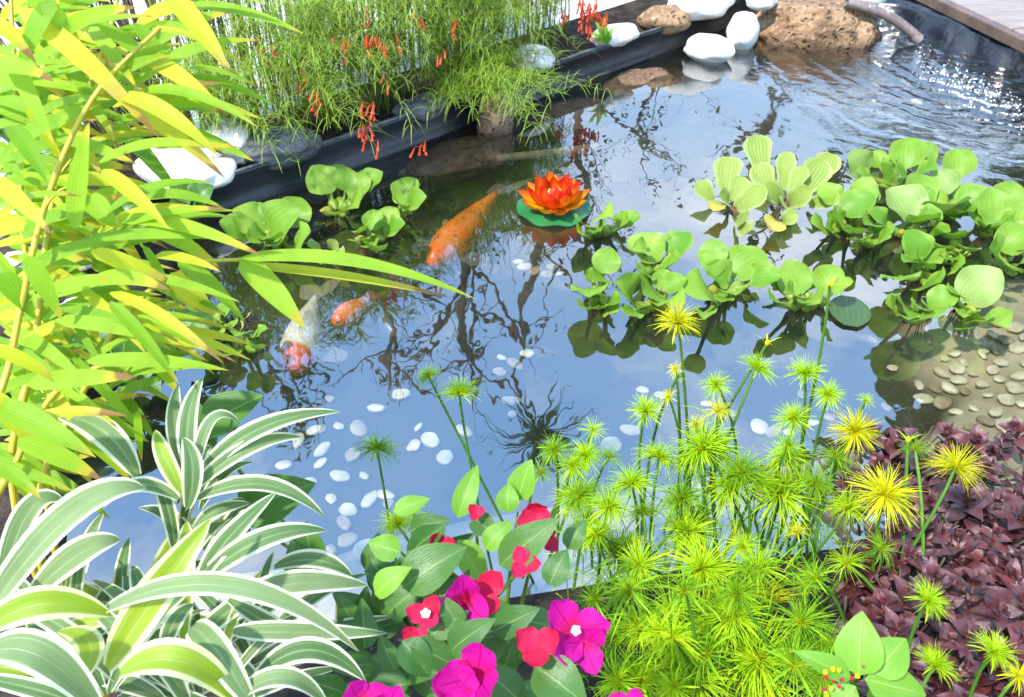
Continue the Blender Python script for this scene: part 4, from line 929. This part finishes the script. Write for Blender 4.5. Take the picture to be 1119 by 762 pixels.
pz = at_d(925, 745, .90); pb_ = V3((pz.x, pz.y - .02, .05))
poi = empty('poinsettia_shoot', pb_, 'light green pointed leaves round tiny red and yellow buds', 'plant')
for (x0, y0, x1, y1, wpx, mk) in ((938, 738, 942, 668, 50, 'boug_light'), (955, 738, 990, 698, 44, 'boug_light'), (945, 742, 1012, 760, 42, 'boug_light'), (930, 742, 868, 712, 26, 'boug_light'), (935, 750, 900, 790, 34, 'boug_light'), (950, 750, 975, 800, 34, 'green_leaf'), (940, 725, 945, 705, 16, 'boug_old')):
    p0 = at_d(x0, y0, .89); p1 = at_d(x1, y1, .90); b = MB(); oleaf(b, p0, p1, wpx / 2 * .9 / FPX, bend=.06); b.build('leaf', M[mk], poi, p0)
b = MB()
for k in range(16):
    p = at_d(918 + rnd(-18, 26), 742 + rnd(-16, 18), .87 + rnd(-.01, .02)); r_ = rnd(.0012, .0032)
    b.mi = 0 if random.random() < .5 else 1
    b.tube([p - V3((0, 0, r_)), p - V3((0, 0, r_ * .5)), p + V3((0, 0, r_ * .5)), p + V3((0, 0, r_))], [r_ * .5, r_, r_ * .9, r_ * .3], 7)
b.build('buds', [M['bract_red'], M['umbel_yellow']], poi, pz)
b = MB(); b.tube(q3(pb_, pb_.lerp(pz, .5), pz, 5), .004, 7); b.build('stem', M['petiole'], poi, pb_)

# ------------------------------------------------------------------ variegated lilies
def vplant(base, leaves, label, nrand=0, rr=None):
    t = empty('variegated_lily', base, label, 'plant', 'variegated plants at the near bank')
    for lf in leaves:
        (x0, y0, d0), (x1, y1, d1), (x2, y2, d2), wpx, mk = lf
        p0, p1, p2 = at_d(x0, y0, d0), at_d(x1, y1, d1), at_d(x2, y2, d2)
        n = 14; pts = q3(p0, p1, p2, n); wd = wpx / 2 * d1 / FPX
        pr = [wd * max(.03, (math.sin(PI * (.045 + .955 * (i / n)) ** .9) ** .7 if i < n else .02)) for i in range(n + 1)]
        b = MB(); up = (TOC(p1) * .8 + V3((0, 0, .4)) + jit(.22)).normalized()
        pr = [x * .76 for x in pr]; b.blade(pts, pr, up, nu=5, fold=rnd(.1, .35), cup=rnd(-.1, .15), wav=.05, roll=rnd(-.4, .4)); b.build('leaf', M[mk], t, p0)
    return t
v, vl, vg = 'varieg', 'varieg_lime', 'varieg_grey'
lv = [((-25, 690, .98), (70, 568, .86), (160, 534, .88), 52, vg), ((30, 655, 1.02), (85, 605, .98), (132, 590, 1.0), 44, vg), ((118, 730, .90), (165, 655, .84), (231, 566, .86), 56, vl), ((112, 668, .86), (255, 640, .80), (392, 712, .86), 34, vg),
      ((215, 640, .95), (248, 590, .93), (302, 538, .95), 34, v), ((214, 640, .95), (285, 590, .92), (358, 580, .97), 34, v), ((-20, 690, .82), (50, 658, .82), (124, 674, .86), 50, vl), ((276, 772, .84), (226, 700, .84), (207, 690, .9), 46, v), ((132, 735, .82), (200, 722, .80), (262, 772, .86), 52, vl),
      ((255, 690, .92), (320, 690, .90), (424, 692, .93), 30, vg), ((-15, 715, .8), (50, 718, .78), (118, 790, .84), 56, vg), ((262, 650, .96), (330, 636, .96), (402, 640, 1.0), 36, vg), ((250, 655, .96), (300, 685, .94), (345, 712, .98), 26, v), ((180, 715, .92), (190, 680, .92), (212, 660, .95), 26, v),
      ((0, 650, 1.0), (30, 560, .98), (70, 548, 1.0), 36, vg), ((90, 740, .86), (95, 700, .9), (62, 690, .95), 40, vl), ((280, 740, .88), (340, 710, .88), (400, 745, .9), 36, v), ((250, 770, .86), (310, 740, .84), (360, 775, .88), 30, vg), ((300, 620, 1.0), (345, 612, .98), (385, 630, 1.0), 28, v)]
for k in range(85):
    x0, y0 = rnd(20, 290), rnd(690, 780); a = rnd(-2.9, -.2); l = rnd(90, 170); d = rnd(.98, 1.12)
    lv.append(((x0, y0, d), (x0 + math.cos(a) * l * .5, y0 + math.sin(a) * l * .55, d - .03), (x0 + math.cos(a) * l * 1.1, y0 + math.sin(a) * l * .85, d + .02), rnd(14, 30), random.choice([v, v, v, vg, vl])))
vplant(V3((-.33, .5, .05)), lv, 'large variegated lily with grey green arching leaves edged in white')
lv = [((208, 520, 1.02), (205, 460, 1.02), (222, 412, 1.04), 28, v), ((205, 520, 1.02), (190, 465, 1.03), (195, 420, 1.05), 26, vg), ((210, 530, 1.02), (280, 470, 1.0), (372, 450, 1.04), 28, v), ((212, 530, 1.02), (230, 462, 1.0), (262, 462, 1.02), 20, vg), ((205, 540, 1.0), (270, 490, 1.0), (330, 478, 1.03), 24, v),
      ((200, 540, 1.0), (180, 500, 1.0), (170, 470, 1.02), 26, vl), ((215, 545, 1.0), (290, 530, 1.0), (356, 566, 1.03), 26, v), ((150, 520, 1.05), (110, 470, 1.05), (60, 455, 1.08), 40, v), ((205, 555, 1.0), (210, 510, .98), (200, 478, 1.0), 30, v), ((195, 545, 1.02), (150, 530, 1.02), (112, 555, 1.04), 24, v)]
for k in range(12):
    a = rnd(-2.6, -.3); l = rnd(60, 130); x0, y0 = rnd(190, 225), rnd(540, 620); d = rnd(1.04, 1.14)
    lv.append(((x0, y0, d), (x0 + math.cos(a) * l * .5, y0 + math.sin(a) * l * .6, d - .02), (x0 + math.cos(a) * l * 1.15, y0 + math.sin(a) * l * .8, d + .03), rnd(16, 26), v))
vplant(V3((-.42, .82, .05)), lv, 'smaller variegated lily standing against the water with upright striped leaves')
g2 = V3((-.38, .98, .045)); ga = empty('green_shrub', g2, 'plain green broad leaves beside the smaller variegated lily', 'plant')
for (x0, y0, x1, y1, wpx, d, mk) in ((222, 470, 288, 432, 48, 1.14, 'green_leaf'), (260, 560, 345, 528, 56, 1.12, 'green_leaf'), (340, 620, 335, 570, 34, 1.12, 'green_leaf'), (330, 640, 318, 590, 30, 1.1, 'green_leaf'), (225, 500, 205, 430, 34, 1.16, 'green_leaf'), (270, 600, 230, 570, 40, 1.15, 'green_leaf')):
    p0 = at_d(x0, y0, d); p1 = at_d(x1, y1, d); b = MB(); oleaf(b, p0, p1, wpx / 2 * d / FPX, bend=.08); b.build('leaf', M[mk], ga, p0)
b = MB()
for q_ in ((222, 470), (260, 560), (335, 625), (225, 500)): e = at_d(q_[0], q_[1], 1.14); b.tube(q3(g2, g2.lerp(e, .5) + jit(.01), e, 5), .003, 6)
b.build('stems', M['petiole'], ga, g2)

# ------------------------------------------------------------------ bamboo at the left
BC = [([(18, 560), (38, 380), (62, 200), (118, 40), (135, -40)], 1.10, 'yellow bamboo culm leaning right, the tallest with broad leaves crossing the edging'),
      ([(-20, 560), (10, 400), (48, 230), (100, 110), (175, 30)], 1.02, 'bamboo culm nearest the viewer with brown tipped leaves'),
      ([(60, 600), (50, 440), (30, 300), (20, 150), (10, -40)], 1.16, 'upright bamboo culm at the outer edge with yellow leaves'),
      ([(40, 590), (95, 420), (150, 330), (215, 290), (262, 284)], 1.12, 'low arching bamboo culm whose long leaf points at the white koi'),
      ([(-10, 620), (20, 500), (60, 430), (110, 400), (170, 385)], 1.06, 'lowest bamboo culm spreading over the variegated lilies')]
bam = []
def at_curve(P, t):
    k = t * (len(P) - 1); i = min(int(k), len(P) - 2); f = k - i
    p0, p1, p2, p3 = P[max(i - 1, 0)], P[i], P[i + 1], P[min(i + 2, len(P) - 1)]
    return .5 * ((2 * p1) + (p2 - p0) * f + (2 * p0 - 5 * p1 + 4 * p2 - p3) * f * f + (3 * p1 - p0 - 3 * p2 + p3) * f ** 3)
for pts, d, lab in BC:
    P = [at_d(x, y, d) for x, y in pts]; g = V3((P[0].x - .06, P[0].y - .02, .05))
    t = empty('bamboo', g, lab, 'plant', 'bamboo at the left bank')
    Q = [g] + P; n = 30
    b = MB(); rad = []
    for i in range(n + 1): rad.append(lerp(.0058, .0024, i / n) * (1.22 if i % 5 == 0 else 1))
    b.tube([at_curve(Q, i / n) for i in range(n + 1)], rad, 8); b.build('culm', M['bamboo_culm'], t, g)
    bam.append((t, Q, d, [0]))
def bamleaf(px0, py0, px1, py1, wpx, d=1.06, mk='bamboo', bend=None, k=None, dd=None):
    p0 = at_d(px0, py0, d); p1 = at_d(px1, py1, d + (rnd(-.05, .05) if dd is None else dd))
    if k is None: k = min((i for i in range(len(bam)) if bam[i][3][0] < 98), key=lambda i: min((q_ - p0).length for q_ in bam[i][1]))
    bam[k][3][0] += 1
    up = (TOC(p0) * .6 + V3((0, 0, .6)) + jit(.3)).normalized(); ax = (p1 - p0); up = (up - ax.normalized() * up.dot(ax.normalized())).normalized()
    n = 12; be = rnd(.03, .12) if bend is None else bend
    pts = q3(p0, p0.lerp(p1, .5) + V3((0, 0, ax.length * be)), p1, n); w_ = wpx * .31 * d / FPX
    wd = [w_ * (.16 if i == 0 else max(.01, math.sin(PI * min(1, .16 + .84 * (i / n) ** .85)) ** .8) if i < n else .01) for i in range(n + 1)]
    b = MB(); b.blade(pts, wd, up, nu=3, fold=rnd(.05, .3), wav=.03, roll=rnd(-.25, .25)); b.build('leaf', M[mk], bam[k][0], p0)
B_, BY = 'bamboo', 'bamboo_yellow'
for a in [(262, 283, 520, 327, 26, 1.08, B_, .09, 3, 0), (266, 290, 495, 326, 20, 1.10, BY, .03, 3, 0), (264, 284, 334, 360, 46, 1.08, B_, .05, 3, -.03), (20, 10, 175, 152, 38, .98, BY, .08), (138, 98, 282, 44, 28, 1.05, B_, .1), (208, 74, 288, 99, 18, 1.08, B_), (205, 82, 302, 116, 16, 1.09, B_),
          (150, 112, 286, 130, 24, 1.06, B_), (155, 100, 283, 140, 22, 1.05, B_), (180, -12, 252, 80, 42, 1.0, BY, .04), (205, 6, 332, 37, 22, 1.04, B_, .06), (185, 0, 290, 4, 16, 1.02, B_), (52, 48, 150, 8, 26, 1.0, B_), (55, 40, 170, 18, 26, .99, B_), (98, 30, 150, 97, 26, 1.06, B_), (130, 105, 240, 172, 36, 1.0, BY, .12), (140, 118, 246, 195, 30, 1.03, BY, .08),
          (108, 178, 236, 162, 22, 1.02, B_, .1), (112, 186, 184, 250, 30, .98, BY, .05), (82, 250, 98, 132, 42, 1.0, B_, .02), (12, 138, 52, 200, 36, 1.0, B_), (-10, 195, 56, 256, 32, .94, BY), (118, 232, 232, 200, 22, 1.0, B_), (140, 246, 250, 229, 20, 1.02, B_), (128, 240, 290, 282, 26, 1.03, B_, .08), (100, 275, 192, 312, 30, 1.0, BY),
          (95, 262, 250, 262, 22, 1.02, B_), (160, 215, 245, 228, 18, 1.06, B_), (95, 215, 128, 250, 40, 1.04, B_, .04), (0, 300, 40, 350, 40, 1.0, B_), (30, 280, 68, 350, 34, .97, B_), (60, 350, 200, 378, 28, 1.02, B_), (120, 320, 245, 398, 24, 1.03, BY, .1), (150, 345, 240, 392, 20, 1.04, B_), (120, 330, 196, 420, 26, 1.0, B_), (95, 395, 250, 405, 30, 1.0, B_, .05),
          (30, 420, 150, 412, 34, .98, B_), (-10, 380, 75, 425, 32, .94, BY), (-10, 440, 105, 500, 44, .93, B_, .06), (-10, 430, 50, 500, 38, .92, BY), (30, 460, 140, 455, 26, .97, BY), (20, 480, 112, 525, 40, .92, B_), (-15, 500, 45, 545, 34, .92, B_), (185, 300, 235, 345, 40, 1.08, BY, .03), (195, 285, 268, 352, 34, 1.10, B_), (150, 300, 262, 330, 18, 1.05, B_),
          (10, 60, 60, 160, 32, .98, B_), (-15, 70, 60, 90, 30, .95, B_), (-15, 20, 40, 70, 34, .95, BY), (60, 0, 20, 90, 34, .97, B_), (30, -10, 90, 50, 36, .96, B_), (70, 130, 0, 175, 30, 1.04, B_), (-10, 232, 90, 215, 26, .97, B_), (60, 150, 150, 180, 28, 1.05, B_), (190, 372, 258, 396, 12, 1.06, BY), (150, 450, 155, 505, 14, 1.05, B_)]:
    bamleaf(*a)
for k in range(330):
    x0 = abs(random.gauss(0, 105)) - 20; y0 = rnd(-10, 520)
    if x0 > 175 or y0 > 560 - x0: continue
    a = rnd(-.6, 1.15); l = rnd(60, 135)
    bamleaf(x0, y0, x0 + math.cos(a) * l, y0 + math.sin(a) * l * .8, rnd(14, 30), rnd(1.04, 1.26), random.choice([B_, B_, B_, BY]))
for t, Q, d, cnt in bam:                          # side branches
    b = MB()
    for k in range(1):
        s_ = .6; p = at_curve(Q, s_); e = p + V3((rnd(.01, .12), rnd(-.03, .06), rnd(-.03, .05))); b.tube(q3(p, p.lerp(e, .5) + V3((0, 0, .01)), e, 4), [.0022, .002, .0016, .0013, .001], 5)
    b.build('twig', M['bamboo_culm'], t, Q[0])

# plants behind the bamboo on the left bank
def lowplant(px, py, label, mk, n, L_, W_, name='broad_leaf_plant', pinks=0, el_=(.2, .9)):
    g = at_z(px, py, .05); t = empty(name, g, label, 'plant', 'low plants on the left bank')
    for k in range(n):
        a = rnd(0, 6.3); e = rnd(*el_); O = V3((math.cos(a) * math.cos(e), math.sin(a) * math.cos(e), math.sin(e)))
        p0 = g + O * .02; h = rnd(.03, .10); p0 = p0 + V3((O.x * .3, O.y * .3, 1)) * h; l = L_ * rnd(.7, 1.2)
        b = MB(); b.tube([g, g.lerp(p0, .5) + V3((0, 0, .01)), p0], [.003, .0025, .002], 5); st = b.build('stem', M['petiole'], t, g)
        b = MB(); oleaf(b, p0, p0 + O * l - V3((0, 0, .3 * l)), W_ * rnd(.8, 1.2), bend=.15); b.build('leaf', M['caladium'] if k < pinks else (random.choice(mk) if isinstance(mk, list) else mk and M[mk]) if not isinstance(mk, list) else M[random.choice(mk)], t, p0)
    return t
lowplant(72, 205, 'plant with pink leaf patches before the white paving', ['green_leaf', 'boug_leaf'], 12, .14, .045, pinks=2)
lowplant(72, 258, 'red and pink leaved plant behind yellow bamboo culms', ['green_leaf'], 12, .12, .045, pinks=5)
lowplant(200, 388, 'plant with pink leaves by the dark water under bamboo', ['green_leaf'], 10, .09, .035, pinks=5)
lowplant(130, 270, 'leafy green plant on soil between bamboo and hyacinths', ['green_leaf', 'boug_leaf'], 16, .15, .055)
lowplant(140, 420, 'leafy plant on the bank below the low arching bamboo', ['green_leaf', 'boug_leaf'], 16, .15, .055)
lowplant(40, 450, 'leafy plant under the bamboo at the outer bank', ['green_leaf', 'boug_leaf'], 16, .16, .06)
lowplant(210, 240, 'small leafy plant at the left end of the black edging', ['green_leaf'], 10, .1, .04)
lowplant(15, 170, 'broad green blades in front of white paving', ['green_leaf'], 10, .3, .04, el_=(.5, 1.3))
# clump of dark dry stalks
g = V3((-1.42, 2.95, .06)); t = empty('dry_stalk_clump', g, 'clump of dark brown dry stalks behind the white stones', 'plant')
for nm, m_, cnt, hh in (('stalks', M['bark'], 60, 1.1), ('dry_leaves', M['reed'], 90, .8)):
    b = MB()
    for k in range(cnt):
        b.cur = rnd(0, 1)
        p = g + V3((random.gauss(0, .13), random.gauss(0, .08), -.02)); a = rnd(1.2, 4.4); l = rnd(.5, 1) * hh; e = p + V3((math.cos(a) * .45 * l, math.sin(a) * .3 * l, l))
        if nm == 'stalks': b.tube(q3(p, p.lerp(e, .5) + V3((0, 0, .1)), e, 6), [.008, .0075, .007, .006, .005, .004, .003], 5)
        else: b.blade(q3(p, p.lerp(e, .5) + V3((0, 0, .12)), e - V3((0, 0, .1)), 6), [.004, .005, .005, .004, .003, .002, .0005], nu=1)
    b.build(nm, m_, t, g)

# ------------------------------------------------------------------ firecracker plants behind the edging
def russelia(g, label, nst, h, out_dir, fl=(), seed=0, hang=.5, reeds=10, lean=.5):
    t = empty('firecracker_plant', g, label, 'plant', 'firecracker plants behind the edging')
    b = MB(); r2 = MB()
    for k in range(nst):
        b.cur = rnd(0, 1)
        a = rnd(0, 6.3); D = V3((math.cos(a), math.sin(a), 0)) * rnd(.2, 1) + out_dir * rnd(0, hang * 2); l = h * rnd(.55, 1.05)
        p0 = g + V3((rnd(-.1, .1), rnd(-.06, .06), 0)); m_ = p0 + V3((0, 0, l)) * .85 + D * .16 * lean * 2; e = p0 + V3((0, 0, l * rnd(.35, .9))) + D * .42 * lean * 2
        n = 9; pts = q3(p0, m_, e, n); b.tube(pts, [.0022 - .0015 * i / n for i in range(n + 1)], 3, False)
        for i in range(2, n + 1):
            for j in range(11):
                b.cur = rnd(0, 1)
                q_ = pts[i].lerp(pts[i - 1], rnd(0, 1)); aa = rnd(0, 6.3); O = (V3((math.cos(aa), math.sin(aa), rnd(-.2, .9))) + D * .5).normalized(); l2 = rnd(.05, .12)
                b.blade(q3(q_, q_ + O * l2 * .5 + V3((0, 0, .004)), q_ + O * l2 - V3((0, 0, rnd(.005, .05))), 3), [.0010, .0013, .0011, .0003], nu=1)
    b.build('foliage', M['russ'], t, g)
    for k in range(reeds):
        p0 = g + V3((rnd(-.2, .2), rnd(0, .2), 0)); r2.cur = rnd(0, 1); r2.tube(q3(p0, p0 + V3((rnd(-.03, .03), .03, h * .6)), p0 + V3((rnd(-.12, .12), rnd(0, .1), h * rnd(1, 1.5))), 5), [.004, .004, .0035, .003, .0025, .0015], 5)
    if reeds: r2.build('reeds', M['reed'], t, g)
    for (px, py, y, cn) in fl:
        c = at_y(px, py, y - .13); f = MB()
        for k in range(cn):
            f.cur = rnd(0, 1)
            p = c + jit(.025); D = V3((rnd(-.5, .5), rnd(-.6, .1), -1)).normalized(); l = rnd(.022, .034)
            f.tube([c - D * .0, p - D * .012, p - D * .004, p, p + D * l * .6, p + D * l, p + D * (l + .004)], [.0004, .0006, .0009, .0022, .0036, .0048, .0066], 7)
        f.build('flower_cluster', M['fire'], t, c)
    return t
DN = -WN
gp = lambda s_, o_: W1 + WD * s_ + WN * o_ + V3((0, 0, .09))
russelia(gp(-.32, .2), 'firecracker plant with brown tinged reeds beside the rounded white stone', 34, .62, DN, [(282, 48, 2.95, 4), (292, 58, 2.95, 3), (330, 88, 2.9, 3), (328, 70, 2.95, 2), (343, 110, 2.8, 6)], hang=.25, reeds=26)
russelia(gp(.05, .22), 'firecracker plant with orange flowers hanging over the edging near the left hyacinths', 46, .60, DN, [(372, 50, 2.95, 5), (402, 118, 2.68, 8), (399, 138, 2.66, 8), (407, 156, 2.65, 3), (460, 161, 2.62, 4), (406, 46, 2.95, 6)], hang=.45)
russelia(gp(.36, .22), 'firecracker plant in the middle behind the slim grey rock', 42, .62, DN * .3, [(404, 20, 3.15, 3), (376, 30, 3.2, 3), (415, 50, 3.0, 5), (438, 42, 3.1, 2), (352, 45, 3.1, 4), (425, 90, 3.0, 3), (345, 20, 3.2, 3)], hang=.4, reeds=14)
russelia(gp(.68, .2), 'firecracker plant drooping past the brown upright rock into the water', 46, .60, DN * .6, [(480, 62, 3.2, 3), (500, 30, 3.3, 4), (455, 20, 3.2, 4)], hang=.5, reeds=12)
russelia(gp(.66, .03) + V3((0, 0, .05)), 'low hanging tuft of strands over the brown upright rock', 34, .15, DN * 1.0 + WD * .12, hang=.5, reeds=0, lean=.5)
russelia(gp(1.0, .24), 'firecracker plant around the half covered white stone', 34, .58, WN * .2, hang=.3, reeds=14)
russelia(gp(1.35, .34), 'thin firecracker plant with red flowers behind the long white stone', 22, .55, DN, [(615, 18, 3.95, 8), (640, 12, 3.9, 14), (648, 4, 3.9, 12), (636, 2, 3.9, 10), (640, 22, 3.9, 8), (652, 10, 3.95, 10), (640, 30, 3.9, 6), (660, 20, 3.9, 6)], hang=.15, reeds=12, lean=.3)
for s_, o_, lab in ((-.15, .6, 'tall firecracker plant in the back row beside the dry stalks'), (.3, .62, 'tall firecracker plant in the back row before white paving'), (.75, .64, 'tall firecracker plant in the back row above the slim grey rock'), (1.15, .66, 'tall firecracker plant at the end of the back row')):
    russelia(gp(s_, o_), lab, 36, .95, WN, hang=.1, reeds=24, lean=.35)
g = at_z(662, 48, .15); t = empty('seedling', g, 'small green leafy seedling at the long white stone', 'plant')
for (x1, y1) in ((650, 22), (660, 18), (672, 28), (645, 35), (668, 40)):
    p1 = at_y(x1, y1, g.y + .02); b = MB(); oleaf(b, g, p1, .014, bend=.1); b.build('leaf', M['boug_light'], t, g)

# ------------------------------------------------------------------ trees that the water mirrors
def tree(g, h, label, name='slender_tree', nb=9, spread=.9, leaves=700, lsz=.05, fan=False, rad=.05, cl=(.35, 1)):
    t = empty(name, g, label, 'tree')
    b = MB(); lv_ = MB(); n = 14
    tr_ = [g + V3((.12 * noise.noise(V3((i * .35, g.x * 5, 0))) * i / 3, .1 * noise.noise(V3((i * .3, g.x * 3, 9))), h * i / n)) for i in range(n + 1)]
    b.tube(tr_, [rad * (1 - .75 * i / n) for i in range(n + 1)], 8)
    ends = []
    if fan:
        for k in range(70):
            a = rnd(0, 6.3); e = rnd(-.5, 1.3); D = V3((math.cos(a) * math.cos(e), math.sin(a) * math.cos(e), math.sin(e))); l = rnd(.45, .75)
            lv_.cur = rnd(0, 1); lv_.blade(q3(tr_[-1], tr_[-1] + D * l * .5 + V3((0, 0, .04)), tr_[-1] + D * l - V3((0, 0, .12)), 5), [.012, .02, .018, .014, .009, .002], nu=1, fold=.3)
    else:
        for k in range(nb):
            s_ = lerp(cl[0], cl[1], (k + rnd(0, .8)) / nb); i = min(int(s_ * n), n - 1); p = tr_[i]; a = k * 2.4 + rnd(-.4, .4); l = spread * (1.25 - .7 * s_) * rnd(.7, 1.2)
            D = V3((math.cos(a), math.sin(a), rnd(.5, 1.2))); e = p + D * l; q_ = q3(p, p.lerp(e, .5) + jit(.06), e, 6); r_ = rad * .4 * (1 - .5 * s_)
            b.tube(q_, [r_ * (1 - .8 * j / 6) for j in range(7)], 5, False)
            for j in range(5):
                u_ = rnd(.3, 1); p2 = q_[min(6, int(u_ * 6))]; e2 = p2 + (D * .5 + jit(1) + V3((0, 0, .2))) * l * rnd(.25, .5); q2 = q3(p2, p2.lerp(e2, .5) + jit(.03), e2, 4)
                b.tube(q2, [r_ * .4, r_ * .33, r_ * .26, r_ * .2, r_ * .1], 4, False); ends += [q2[2], q2[3], q2[4]]
        for k in range(leaves):
            p = random.choice(ends) + jit(.12); D = (jit(1) + V3((0, 0, -.3))).normalized(); lv_.cur = rnd(0, 1)
            lv_.blade([p, p + D * lsz * .5, p + D * lsz], [.1 * lsz, .3 * lsz, .02 * lsz], (jit(1) + V3((0, 0, 1))).normalized(), nu=1)
    b.build('trunk', M['bark'], t, g); lv_.build('crown', M['tree_leaf'], t, g)
tree(V3((.16, 6.3, .05)), 4.9, 'slim palm like tree with spiky head mirrored in mid pond', 'palm_tree', fan=True, rad=.07)
tree(V3((-.42, 6.1, .05)), 4.2, 'slender branching tree mirrored in front of the orange koi', nb=14, spread=1.0, leaves=120, rad=.10)
tree(V3((-1.3, 6.4, .05)), 4.4, 'slender bare tree mirrored beside the white koi', nb=14, spread=1.1, leaves=100, rad=.10)
tree(V3((.55, 6.6, .05)), 3.0, 'small branching tree mirrored below the orange lotus', nb=12, spread=.9, leaves=120, rad=.06)
tree(V3((2.5, 7.0, .05)), 3.3, 'small thin tree mirrored in the bright water below the lava rock', nb=6, spread=.7, leaves=120, lsz=.09, rad=.07)
tree(V3((1.3, 6.8, .05)), 2.2, 'tiny thin tree mirrored beneath the oval white stone', nb=7, spread=.7, leaves=120, rad=.025)
tree(V3((-2.6, 6.6, .05)), 5.0, 'branching tree mirrored at the shaded end of the pond', nb=14, spread=1.3, leaves=900, lsz=.08, rad=.09)
tree(V3((7.0, 7.0, .05)), 7.0, 'large dense unseen tree added beyond the deck to darken the water', 'added_broad_tree', nb=34, spread=2.6, leaves=30000, lsz=.2, rad=.2, cl=(.08, 1))  # unseen tree, added so that its crown gives a dark reflection
tree(V3((5.5, 4.2, .05)), 5.6, 'dense unseen tree added beside the deck to darken the right water', 'added_broad_tree', nb=26, spread=1.7, leaves=17000, lsz=.18, rad=.15, cl=(.1, 1))  # second added tree out of view, keeps sky out of the right water
